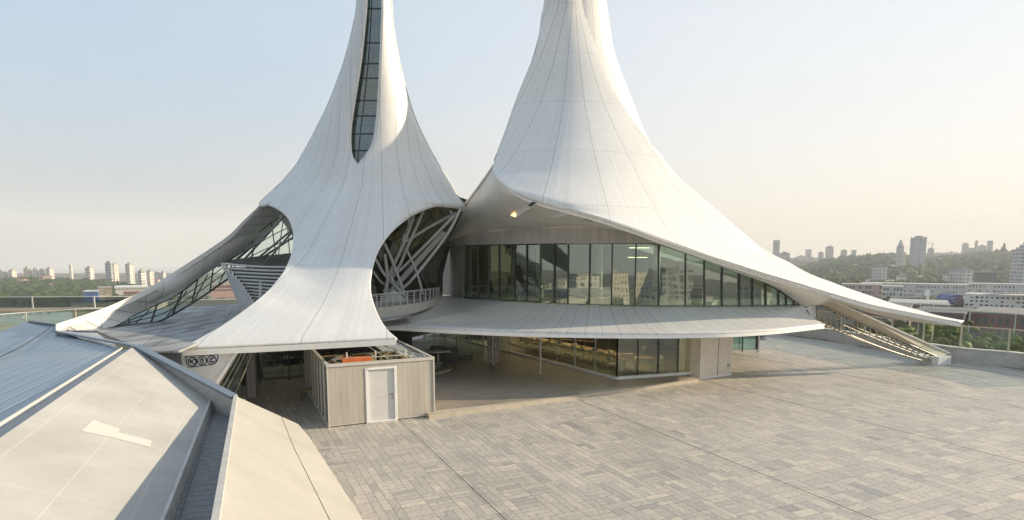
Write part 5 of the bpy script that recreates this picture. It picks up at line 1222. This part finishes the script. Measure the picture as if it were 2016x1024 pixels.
# ------------------------------------------------------------------ distant buildings
def facade_mat(name, wall, win, pu, pz, fu, fz, bay=None):
    m = base_mat(name, wall, .7, var=.06, scale=.05); t = m.node_tree; b = t.nodes['Principled BSDF']; src = t.nodes[m['mm']].outputs[0]
    o = N(t, 'ShaderNodeTexCoord'); s = N(t, 'ShaderNodeSeparateXYZ'); t.links.new(o.outputs['Object'], s.inputs[0])
    g = N(t, 'ShaderNodeNewGeometry'); gs = N(t, 'ShaderNodeSeparateXYZ'); t.links.new(g.outputs['Normal'], gs.inputs[0])
    u = mnode(t, 'ADD', s.outputs[0], s.outputs[1]); 
    def band(c, per, frac): 
        f = mnode(t, 'FRACT', mnode(t, 'DIVIDE', mnode(t, 'ADD', c, 1000*per), per)); return mnode(t, 'MULTIPLY', mnode(t, 'GREATER_THAN', f, (1-frac)/2), mnode(t, 'LESS_THAN', f, (1+frac)/2))
    k = mnode(t, 'MULTIPLY', band(u, pu, fu), band(s.outputs[2], pz, fz)); k = mnode(t, 'MULTIPLY', k, mnode(t, 'LESS_THAN', mnode(t, 'ABSOLUTE', gs.outputs[2]), .5))
    cu = mnode(t, 'FLOOR', mnode(t, 'DIVIDE', u, pu)); cz = mnode(t, 'FLOOR', mnode(t, 'DIVIDE', s.outputs[2], pz)); cb = N(t, 'ShaderNodeCombineXYZ'); t.links.new(cu, cb.inputs[0]); t.links.new(cz, cb.inputs[1])
    wn = N(t, 'ShaderNodeTexWhiteNoise'); t.links.new(cb.outputs[0], wn.inputs['Vector']); k = mnode(t, 'MULTIPLY', k, mnode(t, 'MULTIPLY_ADD', wn.outputs[0], .5, .5))
    src = darken(t, src, k, 1.0, win)
    if bay: src = darken(t, src, band(u, bay[0], bay[1]), bay[2], win)
    t.links.new(src, b.inputs['Base Color']); return m
FM = [facade_mat('facade_white', (.60, .59, .55), (.16, .18, .20), 4, 3.2, .55, .5), facade_mat('facade_grey', (.50, .50, .49), (.15, .17, .20), 3.2, 3.2, .6, .6, (12, .2, .4)),
      facade_mat('facade_cream', (.60, .56, .49), (.22, .2, .18), 3.6, 3.2, .5, .55), facade_mat('facade_bands', (.60, .60, .58), (.12, .14, .16), 60, 3.3, .97, .42),
      facade_mat('facade_grid', (.52, .54, .55), (.10, .13, .17), 3.4, 3.6, .68, .66), facade_mat('facade_dark', (.10, .13, .14), (.03, .05, .06), 30, 3.0, .95, .6), facade_mat('facade_pink', (.46, .30, .23), (.10, .09, .09), 5, 4, .45, .5)]
roofm = base_mat('flat_roof', (.33, .32, .31), .8); terr = base_mat('terracotta_roof', (.34, .20, .15), .8)
def tower(label, x0, x1, yt, yb, d, fm, th=35, split=.5, top=1, cat='tower block', group=None, name='tower_block', parts=None):
    xc = (x0+x1)/2; W = (x1-x0)*d/1200*math.cos(math.atan((xc-1008)/1200)); t_ = R(th); sx_ = W*(1-split)/math.cos(t_); sy_ = W*split/math.sin(t_)
    zb = H-(yb-HOR)*d/1200-3; zt = H-(yt-HOR)*d/1200; hh = zt-zb
    r_ = thing(name, label, cat, ((xc-1008)/1200*d, d, zb), group); r_['_o'] = (0, 0, 0); r_.rotation_euler = (0, 0, t_-math.atan((xc-1008)/1200))
    MB().box((0, 0, hh/2), (sx_, sy_, hh)).build('wall', fm, r_)
    MB().box((0, 0, hh+.4), (sx_*1.03, sy_*1.03, .8)).build('parapet', roofm, r_)
    if top: MB().box((0, 0, hh+1.9), (sx_*.5, sy_*.45, 2.4)).build('plant_room', roofm, r_)
    if top == 2: MB().tube([(sx_*.35, 0, hh), (sx_*.35, 0, hh+6)], .9, 6, .1).build('spire', roofm, r_)
    if top == 3:
        for k in range(4): MB().box((0, 0, hh+1.5+k*2.6), (sx_*(.8-.18*k), sy_*(.8-.18*k), 2.6)).build('stepped_crown', fm, r_)
    if hh > 18:
        m_ = MB(); n = int(hh/6.4)
        for k in range(1, n): m_.box((sx_*.0, -sy_/2-.3, k*6.4), (sx_*.5, .6, .25)); m_.box((-sx_/2-.3, 0, k*6.4), (.6, sy_*.4, .25))
        m_.build('balconies', roofm, r_)
    return r_
G = FM
tower('pale low block at the far left edge of the skyline', -8, 15, 536, 547, 800, G[0])
tower('pale terraced block second from the left edge of the skyline', 17, 33, 533.5, 547, 800, G[2], 35, .4)
for k, (a, b_, y0, l) in enumerate(((47, 64, 529, 'first and tallest'), (65, 77, 531, 'second'), (77.5, 88, 532.5, 'third'), (90, 107, 530, 'last'))): tower('cream block, %s of four together left of the slim pale tower' % l, a, b_, y0, 547, 820, G[2] if k % 2 == 0 else G[0], 35, .45)
mo = thing('slim_tower', 'very slim pale tower with a pointed top standing alone on the left skyline', 'tower', ((140.5-1008)/1200*800, 800, -24)); c_ = mo.location
MB().tube([(c_.x, 800, -24), (c_.x, 800, -4.5)], 2.2, 8, 1.7).build('shaft', M['coping'], mo); MB().tube([(c_.x, 800, -4.5), (c_.x, 800, -3.2)], 2.3, 8).build('gallery', M['coping'], mo); MB().tube([(c_.x, 800, -3.2), (c_.x, 800, .5)], 1.0, 8, .1).build('spire', M['coping'], mo)
tower('cream block standing alone between the slim tower and the tall pair', 168, 186, 528.5, 549, 780, G[0], 35, .5)
tower('grey-faced left half of the tall pair of towers on the left skyline', 208, 223, 518.5, 553, 760, G[4], 35, .75); tower('lit right half of the tall pair of towers on the left skyline', 222, 234, 521.5, 553, 770, G[2], 35, .3)
tower('tall slender tower right of the tall pair on the left skyline', 247.5, 265, 521.5, 557, 740, G[0], 35, .45)
tower('white block with dark balconies, nearest to the ribbon arch', 271, 288, 535, 562, 700, G[3], 35, .4); tower('cream block just right of the one with dark balconies', 288, 303, 535.5, 559, 710, G[2], 35, .45)
tower('faint pale block, left of two just above the ribbon arch', 304, 315, 537.5, 556, 900, G[0]); tower('faint pale block, right of two just above the ribbon arch', 316, 327, 537, 554, 900, G[0])
rt0 = [('dark tall slab just above the white wing on the right', 1519, 1532, 474, 516, 1300, G[1], .78, 0), ('low pale block between the dark slab and the wing', 1532, 1553, 499, 518, 1250, G[1], .6, 1),
       ('small pale block alone on the far ridge, second from the dark slab', 1583, 1595, 492, 512, 1500, G[0], .5, 0), ('small stepped block low on the far ridge', 1608, 1619, 498, 514, 1500, G[1], .5, 1),
       ('wide pale block with a small spire on the far ridge', 1622, 1638, 487, 513, 1450, G[1], .6, 2), ('low wide block right of the one with the spire', 1652, 1665, 494, 508, 1500, G[1], .4, 1), ('last small block on the far ridge before the nearer hill', 1673, 1683, 493, 507, 1450, G[1], .6, 0),
       ('slender pale tower with a stepped top left of the biggest tower', 1761, 1776, 487, 546, 900, G[0], .6, 3), ('lower lit wing beside the slender stepped tower', 1774, 1780.5, 498, 546, 905, G[2], .2, 0),
       ('biggest tower on the right hill, grey front and lit side', 1787, 1819, 469, 535, 950, G[4], .62, 1), ('small tower beneath the crane right of the biggest tower', 1822, 1835, 490.5, 510, 1300, G[1], .5, 1),
       ('white apartment tower standing in front of the wooded hill', 1715, 1746, 526, 566, 640, G[0], .55, 1), ('small white block at the foot of the slender tower', 1765, 1785, 544, 567, 640, G[3], .4, 1),
       ('hazy tower left of the group on the right crest', 1889, 1902, 481, 507, 1500, G[1], .5, 1), ('hazy low block in the middle of the group on the right crest', 1902, 1916, 489, 507, 1500, G[1], .5, 0), ('hazy slim tower rising from the group on the right crest', 1913.5, 1920, 476, 503, 1520, G[1], .5, 1),
       ('hazy wide block right of the slim tower on the crest', 1920, 1937, 485, 503, 1500, G[1], .5, 1), ('hazy tall block at the right end of the crest group', 1937.5, 1949.5, 475, 500, 1450, G[1], .5, 0),
       ('large grid-fronted tower with a stepped crown at the right edge', 1987, 2062, 493, 570, 600, G[4], .3, 3), ('white block with small square windows above the salmon podium', 1868, 1916, 532, 566, 560, G[0], .62, 1), ('lower white left wing of the block above the salmon podium', 1856, 1870, 541, 566, 565, G[0], .6, 0),
       ('dark glassy block behind the salmon roofs', 1917, 1962, 536, 566, 620, G[5], .5, 1), ('salmon podium building with a lit corner', 1849, 1926, 562, 576, 500, G[6], .65, 0), ('plain salmon building right of the podium with a lit corner', 1926, 1968, 562.5, 576, 510, G[6], .7, 0)]
for (l, a, b_, y0, y1, d, m_, sp_l, top) in rt0: tower(l, a, b_, y0, y1, d, m_, 35, sp_l, top)
cr_ = thing('tower_crane', 'thin construction crane mast above the small tower on the right hill', 'crane', ((1831-1008)/1200*1280, 1280, 20)); X = cr_.location.x
MB().box((X, 1280, 28), (.9, .9, 20)).build('mast', M['steelw'], cr_); MB().box((X-3, 1280, 35.5), (14, .7, .7)).build('jib', M['steelw'], cr_)
def conifer(x, yt, yb, d, label):
    p = P(x, yb, d); hgt = (yb-yt)*d/1200; o = thing('conifer', label, 'tree', tuple(p), 'dark conifers on the right crest'); MB().tube([p, p+Vector((0, 0, hgt*.9))], 1.2, 6, .3).build('trunk', M['frame'], o)
    L = []; rnd = random.Random(int(x))
    for k in range(90): t_ = rnd.random(); r_ = hgt*.32*(1-t_*.85); a = rnd.uniform(0, 6.28); L.append((p.x+r_*math.cos(a)*rnd.random(), p.y+r_*math.sin(a)*.5, p.z+hgt*(.12+.86*t_), hgt*.09*(1.3-t_)))
    clumps('crown', L, M['wood_far'], 7, o)
conifer(1976, 478, 496, 1250, 'tall dark pointed conifer on the right crest'); conifer(1962, 488, 498, 1250, 'rounder, shorter tree left of the tall conifer on the right crest'); conifer(1713, 496, 504, 1250, 'small round tree alone on the crest left of the slender tower')
# houses on the slopes
def house_proto(name, label, roof_m, wall_c, s, group):
    h_ = thing(name, label, 'house', (0, 0, 0), group); h_['_o'] = (0, 0, 0)
    MB().box((0, 0, 2.4*s), (11*s, 7*s, 5*s)).build('wall', base_mat(name+'_wall', wall_c, .8), h_)
    MB().add([(-6*s, -4*s, 4.9*s), (6*s, -4*s, 4.9*s), (6*s, 4*s, 4.9*s), (-6*s, 4*s, 4.9*s), (-5*s, 0, 7*s), (5*s, 0, 7*s)], [(0, 1, 5, 4), (2, 3, 4, 5), (0, 4, 3), (1, 2, 5), (3, 2, 1, 0)]).build('roof', roof_m, h_)
    m_ = MB()
    for k in (-3.2, 0, 3.2): m_.box((k*s, -3.53*s, 2.7*s), (1.5*s, .1, 1.6*s))
    m_.build('window', M['frame'], h_); return h_
hp1 = house_proto('hillside_house', 'small pale house with a terracotta roof among the trees of the right hillside', terr, (.55, .48, .40), 1.0, 'terracotta-roofed houses on the right hillside')
hp2 = house_proto('hillside_villa', 'small white house with a pale roof among the trees of the right hillside', M['coping'], (.62, .62, .60), 1.0, 'white houses on the right hillside')
rnd = random.Random(77); f1 = f2 = True
spots = [(1645, 520), (1658, 523), (1672, 528), (1684, 524), (1760, 516), (1752, 513), (1845, 513), (1858, 511), (1869, 510), (1880, 513), (1850, 518), (1889, 517), (1905, 517), (1915, 518), (1938, 512), (1955, 516), (1960, 528), (1972, 530), (1978, 536), (1966, 541), (1980, 545), (1941, 531), (1950, 533), (1775, 531), (1757, 528), (1810, 550), (1818, 552), (1828, 548), (1660, 541), (1840, 521), (1925, 521), (1796, 555), (1740, 519), (1700, 517)]
def hill_d(rows, px, py):
    best = None
    for r_ in rows[:-2]:
        for q in r_:
            x = 1008+q.x/q.y*1200; y = HOR+(H-q.z)*1200/q.y; e = (x-px)**2+(y-py)**2*4
            if best is None or e < best[0]: best = (e, q)
    return best[1].y
for k, (x, y) in enumerate(spots):
    d = hill_d(hr1, x, y+3)-12; p = P(x, y, d); loc = (p.x, p.y, p.z-2.5); rz = rnd.uniform(-.5, .9); s_ = rnd.uniform(.55, 1.0)
    if k % 2: 
        if f1: hp1.location = loc; hp1.rotation_euler = (0, 0, rz); f1 = False
        else: dup(hp1, loc, rz, sc=s_)
    else:
        if f2: hp2.location = loc; hp2.rotation_euler = (0, 0, rz); f2 = False
        else: dup(hp2, loc, rz, sc=s_)
hp3 = house_proto('riverside_house', 'small house with a red roof in the woods beyond the river on the left', terr, (.58, .50, .42), .8, 'red-roofed houses in the left woods'); f3 = True
for (x, y) in ((42, 556), (52, 555), (72, 553), (84, 548), (94, 549), (41, 562), (100, 565), (107, 564), (92, 563), (167, 567), (176, 568), (247, 578), (256, 577), (262, 580), (270, 576), (290, 572), (300, 558), (306, 556), (215, 582), (246, 583)):
    d = hill_d(hr3, x, y+2)-5; p = P(x, y, d); loc = (p.x, p.y, p.z-1.5)
    if f3: hp3.location = loc; f3 = False
    else: dup(hp3, loc, rnd.uniform(-.4, .8), sc=rnd.uniform(.6, 1))
# left middle distance
def block(name, label, cat, x0, x1, yt, yb, d, wall_m, depth=20, cols=0, rows_=0, rz=0, roof_m=None, winm=None, group=None, ww=.5, wh_=.5, zb=None, irregular=0, fw=1):
    r_ = thing(name, label, cat, P((x0+x1)/2, yb, d)[:], group); r_['_o'] = (0, 0, 0); az_ = math.atan(((x0+x1)/2-1008)/1200); r_.rotation_euler = (0, 0, rz-az_)
    W = (x1-x0)*d/1200*math.cos(az_); Ht = (yb-yt)*d/1200
    MB().box((0, depth/2, Ht/2-2), (W, depth, Ht+4)).build('wall', wall_m, r_)
    MB().box((0, depth/2, Ht+.25), (W*1.01+.4, depth+.6, .5)).build('roof', roof_m or roofm, r_)
    if cols:
        cw, chh = W/cols, Ht/rows_; proto = None; rn = random.Random(int(x0*7)); cnt = 0
        for i in range(cols):
            for j in range(rows_):
                if rn.random() < irregular or cnt >= 98: continue
                cnt += 1; loc = (-W/2+(i+.5)*cw, -.06, (j+.5)*chh)
                if proto is None: proto = MB().box((0, 0, 0), (cw*ww, .18, chh*wh_)).build('window', winm or M['frame'], r_); proto.location = loc
                else: c = proto.copy(); COL.objects.link(c); c.location = loc; c.scale = (rn.uniform(.7, 1.3) if irregular else 1, 1, rn.uniform(.8, 1.15) if irregular else 1)
    return r_
blue = base_mat('blue_sheet', (.03, .14, .40), .5); 
block('blue_shed', 'bright blue waterside shed with a white roof beyond the river', 'shed', 165, 193.5, 574, 585, 395, blue, 14, 6, 1, R(-8), M['white'], base_mat('blue_dark', (.02, .08, .25), .5), wh_=.8)
block('riverside_block', 'small cream building right beside the blue shed', 'building', 194, 206, 566.5, 581, 400, M['prom'], 12, 3, 3); block('riverside_block', 'olive-cream building second to the right of the blue shed', 'building', 207, 221, 566.5, 579, 410, base_mat('olive_wall', (.33, .31, .22), .8), 12, 4, 3)
block('warehouse', 'long low white warehouse just left of the ribbon arch', 'warehouse', 227, 292, 565.5, 572.5, 470, M['coping'], 25, 12, 1, roof_m=M['white'], wh_=.3)
block('brick_terrace', 'low row of reddish buildings below the long white warehouse', 'building', 244, 292, 575, 584, 415, base_mat('reddish_wall', (.30, .20, .15), .8), 12, 14, 2, roof_m=terr)
block('quay_wall', 'long pale quay wall seen under the arch glazing', 'wall', 150, 480, 594, 599, 372, M['prom'], 2, 0, 0)
block('pink_terrace', 'row of pink buildings glimpsed between the arch glazing and the louvred screen', 'building', 415, 470, 562, 574, 400, base_mat('pink_wall', (.45, .28, .25), .8), 15, 12, 2, roof_m=terr)
block('white_hall', 'long white hall roof glimpsed above the pink buildings behind the screen', 'building', 415, 480, 556, 562, 450, M['coping'], 15, 0, 0)
pa = [Z(x, y, -.9) for x, y in ((360, 637), (480, 632), (560, 628))]
# promenade deck and its railings on the left
lp_ = thing('river_terrace', 'beige stone terrace wall beyond the blue roof at the left', 'terrace', tuple(P(60, 655, 46)))
tz = P(60, 652, 46).z
MB().prism([(-62, 40), (-42, 44.5), (-24, 48), (-9, 56), (-9, 60), (-24, 53), (-60, 50)], tz-.9, tz).build('walkway', M['prom'], lp_)
MB().prism([(-62, 38), (-24, 46.5), (-9, 54.5), (-9, 55.5), (-24, 47.5), (-62, 39)], tz-2.4, tz-.9).build('retaining_wall', M['prom'], lp_)
kind(MB().add([(-90, 30, tz-1), (-22, 26, tz-1), (-9, 54, tz-1.2), (-24, 47, tz-1.2), (-62, 38.4, tz-1.2)], [(0, 1, 2, 3, 4)]).build('lower_ground', M['grass']), 'structure')
def pxrail(name, label, pts, d0, d1, **kw):
    n = len(pts); base = [P(x, y, d0+(d1-d0)*i/(n-1)) for i, (x, y) in enumerate(pts)]; return railing(name, label, base, **kw)
pxrail('glass_railing', 'nearer of two glass railings above the river at the left edge', [(-40, 662), (12, 656.5), (80, 650), (172, 643), (240, 640)], 43, 50, h=1.45, step=3.0, mat_post=M['railmetal'], mat_rail=M['steelw'], mat_glass=M['glass_rail'], pr=.035)
pxrail('glass_railing', 'farther glass railing with a dark band along the river on the left', [(-60, 609), (127, 607), (229, 605.5), (300, 605)], 85, 95, h=1.7, step=7.5, mat_post=M['steelw'], mat_rail=M['steelw'], mat_glass=glass_mat('dark_band_glass', (.50, .56, .58), 1.0, base=.1), pr=.09, rw=.12)
fwk = thing('river_walkway', 'raised stone walkway along the river carrying the farther railing on the left', 'walkway', tuple(P(100, 610, 90)))
wq = [P(-80, 608.5, 85), P(300, 606, 95), P(300, 604.5, 103), P(-80, 607, 93)]; zq = wq[0].z
MB().slab(wq, (0, 0, -.5)).build('deck', M['prom'], fwk)
pxrail('glass_railing', 'pale railing behind the louvred screen under the arch', [(330, 640), (385, 638), (472, 634), (560, 631)], 44, 44, h=1.35, step=2.6, mat_post=M['railmetal'], mat_rail=M['steelw'], mat_glass=M['glass_rail'], pr=.035)
w_ = thing('terrace_parapet', 'beige walkway parapet seen under the arch glazing beyond the deck', 'wall', tuple(P(420, 605, 70))); MB().slab([P(330, 592, 70), P(580, 588, 70), P(580, 603, 70), P(330, 606, 70)][::-1], (0, .5, 0)).build('wall', M['prom'], w_)

# right middle distance
longm = base_mat('long_white_wall', (.52, .53, .53), .7, var=.08, scale=.1)
block('long_white_block', 'very long low white block with small dark windows below the wooded hill', 'building', 1690, 1900, 560, 586, 400, longm, 16, 36, 3, R(-2), M['coping'], base_mat('far_window', (.10, .11, .12), .5), irregular=.35, ww=.45, wh_=.42)
block('long_white_block', 'right-hand stretch of long white building behind the blue billboard', 'building', 1900, 2080, 561, 588, 402, longm, 16, 24, 3, R(-2), M['coping'], irregular=.4, ww=.4, wh_=.4)
block('pink_block', 'pink-faced low block at the left end of the long white building', 'building', 1655, 1735, 561, 590, 380, base_mat('pale_pink_wall', (.50, .38, .35), .7), 14, 12, 3, 0, M['coping'], irregular=.3)
block('projecting_block', 'short white block standing in front of the long white building', 'building', 1736, 1776, 565, 594, 360, base_mat('white_wall_near', (.56, .57, .57), .7), 12, 6, 3, 0, M['coping'], irregular=.25)
block('white_office', 'white office building with a shallow curved roof at the right edge', 'building', 1893, 2060, 583, 614, 250, M['white'], 14, 16, 4, R(-3), M['coping'], irregular=.15, ww=.55, wh_=.45)
wo_ = bpy.data.objects
cvr = thing('curved_roof', 'shallow curved pale roof over the white office building at the right edge', 'roof', tuple(P(1975, 580, 245)))
MB().grid([[P(1910+10*k, 583-7*math.sin(math.pi*min(1, (k+1)/15)*.75), 243) for k in range(17)], [P(1910+10*k, 582.6-7*math.sin(math.pi*min(1, (k+1)/15)*.75), 247) for k in range(17)]]).build('roof_sheet', M['coping'], cvr, solid=.6)
bb_ = thing('mural_building', 'dark blue and purple painted building end in front of the long white block', 'building', tuple(P(1886, 606, 300)))
rnd = random.Random(8); pp = [P(1867, 606, 300), P(1905, 607, 300)]; 
prof = [P(1867, 606, 300), P(1905, 607, 300), P(1905, 582, 300), P(1882, 580, 300), P(1873, 583, 300), P(1868, 589, 300)]
MB().slab(prof, (2, 12, 0)).build('wall', base_mat('mural_blue', (.05, .09, .24), .6, var=.3, scale=.2), bb_)
MB().slab([P(1882, 599, 299.8), P(1905, 600, 299.8), P(1905, 582.5, 299.8), P(1884, 581, 299.8)], (0, -.1, 0)).build('mural', base_mat('mural_purple', (.12, .08, .17), .6, var=.3), bb_)
MB().slab([P(1896, 590, 299.5), P(1904, 590, 299.5), P(1904, 582, 299.5), P(1896, 582, 299.5)], (0, -.1, 0)).build('white_panel', M['white'], bb_)
for a in ((1872, 588, 1880, 587), (1875, 593, 1881, 592.5), (1871, 600, 1878, 600), (1888, 597, 1894, 597)): MB().bar(P(a[0], a[1], 299.6), P(a[2], a[3], 299.6), .5, .35).build('mural_mark', M['coping'], bb_)
brick = base_mat('brown_brick', (.22, .125, .10), .85, var=.25, scale=.3); dwin = base_mat('brick_window', (.06, .08, .09), .4)
block('brick_block', 'brown brick building with tall windows behind the right railing', 'building', 1895, 2110, 621, 672, 165, brick, 26, 14, 2, R(-6), base_mat('grey_gravel_roof', (.20, .20, .20), .8), dwin, ww=.5, wh_=.6, irregular=.1)
block('brick_block', 'dark brick building just left of the tall-windowed one behind the wing tip', 'building', 1790, 1893, 617, 668, 172, base_mat('dark_brick', (.15, .10, .09), .85, var=.25, scale=.3), 24, 8, 3, R(-6), base_mat('dark_roof', (.13, .13, .135), .8), dwin, ww=.5, wh_=.5, irregular=.15)
block('brick_block', 'brick building seen between the wing and the raking leg', 'building', 1690, 1785, 606, 660, 190, brick, 26, 9, 4, R(-4), base_mat('dark_roof_b', (.11, .115, .12), .8), dwin, ww=.55, wh_=.45, irregular=.2)
block('green_roofed_block', 'low block with green-grey roof seen over the wing slope', 'building', 1600, 1690, 600, 655, 200, base_mat('green_grey_wall', (.16, .18, .17), .8), 40, 8, 3, 0, base_mat('moss_roof', (.10, .13, .09), .9, var=.4), dwin, irregular=.3)
block('flat_roofed_block', 'dark flat-roofed block behind the brick buildings with a pale rim', 'building', 1745, 1866, 600, 625, 240, base_mat('dark_wall', (.13, .12, .12), .8), 30, 12, 2, 0, M['panel'], dwin)
block('brown_block', 'brown block right of the blue painted building', 'building', 1905, 1960, 590, 606, 290, brick, 10, 6, 1, 0, None, dwin)
block('low_white_strip', 'low long white shed roofs at the foot of the wooded hill', 'building', 1640, 1760, 553, 558, 660, M['coping'], 30, 14, 1)
block('terracotta_row', 'terracotta-roofed row right of the plain salmon building', 'building', 1965, 2080, 566, 578, 430, M['coping'], 14, 12, 1, 0, terr)
lp2 = thing('lamp_mast', 'tall white floodlight mast in front of the long white block', 'mast', tuple(P(1826, 606, 260))); MB().tube([P(1826, 606, 260), P(1826, 577, 260)], .3, 8).build('pole', M['white'], lp2); MB().box(tuple(P(1826, 577, 260)), (1.8, .6, 2.2)).build('lamp_head', M['white'], lp2)
pxrail('terrace_railing', 'second railing on the lower terrace behind the right glass railing', [(1820, 651), (1850, 650), (1935, 657), (2016, 664), (2090, 670)], 62, 58, h=2.2, step=3.6, mat_post=M['steelw'], mat_rail=M['steelw'], mat_glass=None, pr=.05, rw=.09)
pxrail('footbridge_railing', 'thin white footbridge railing running above the dark roofs on the right', [(1690, 603), (1760, 606), (1812, 609), (1866, 610)], 150, 120, h=1.3, step=5, mat_post=M['white'], mat_rail=M['white'], mat_glass=None, pr=.06, rw=.18, lowrail=True)

# ------------------------------------------------------------------ the town behind the viewer (mirrored in the curved glass)
rnd = random.Random(99)
for k in range(26):
    a = -1.25+2.5*k/25; D = rnd.uniform(190, 380); x, y = 10+D*math.sin(a), -D*math.cos(a); hh = rnd.uniform(12, 27); wd_ = rnd.uniform(14, 30)
    r_ = thing('town_block', 'town building behind the viewer, mirrored in the curved upper glass', 'building', (x, y, -25), 'town buildings mirrored in the upper glass'); r_['_o'] = (0, 0, 0); r_.rotation_euler = (0, 0, -a+rnd.uniform(-.3, .3))
    MB().box((0, 0, hh/2), (wd_, 16, hh)).build('wall', FM[[0, 2, 1, 3, 2, 4][k % 6]], r_); MB().box((0, 0, hh+1), (wd_*.5, 8, 2)).build('plant_room', roofm, r_)
# ------------------------------------------------------------------ air
hm = bpy.data.materials.new('hazy_air'); hm.use_nodes = True; t = hm.node_tree; t.nodes.clear(); o_ = N(t, 'ShaderNodeOutputMaterial'); v_ = N(t, 'ShaderNodeVolumePrincipled')
v_.inputs['Color'].default_value = (.94, .96, .98, 1); v_.inputs['Density'].default_value = .00030; v_.inputs['Anisotropy'].default_value = 0; t.links.new(v_.outputs[0], o_.inputs['Volume'])
kind(MB().box((600, 550, 60), (4600, 4400, 180)).build('haze', hm), 'stuff')
for o in bpy.data.objects:
    if '_o' in o: del o['_o']
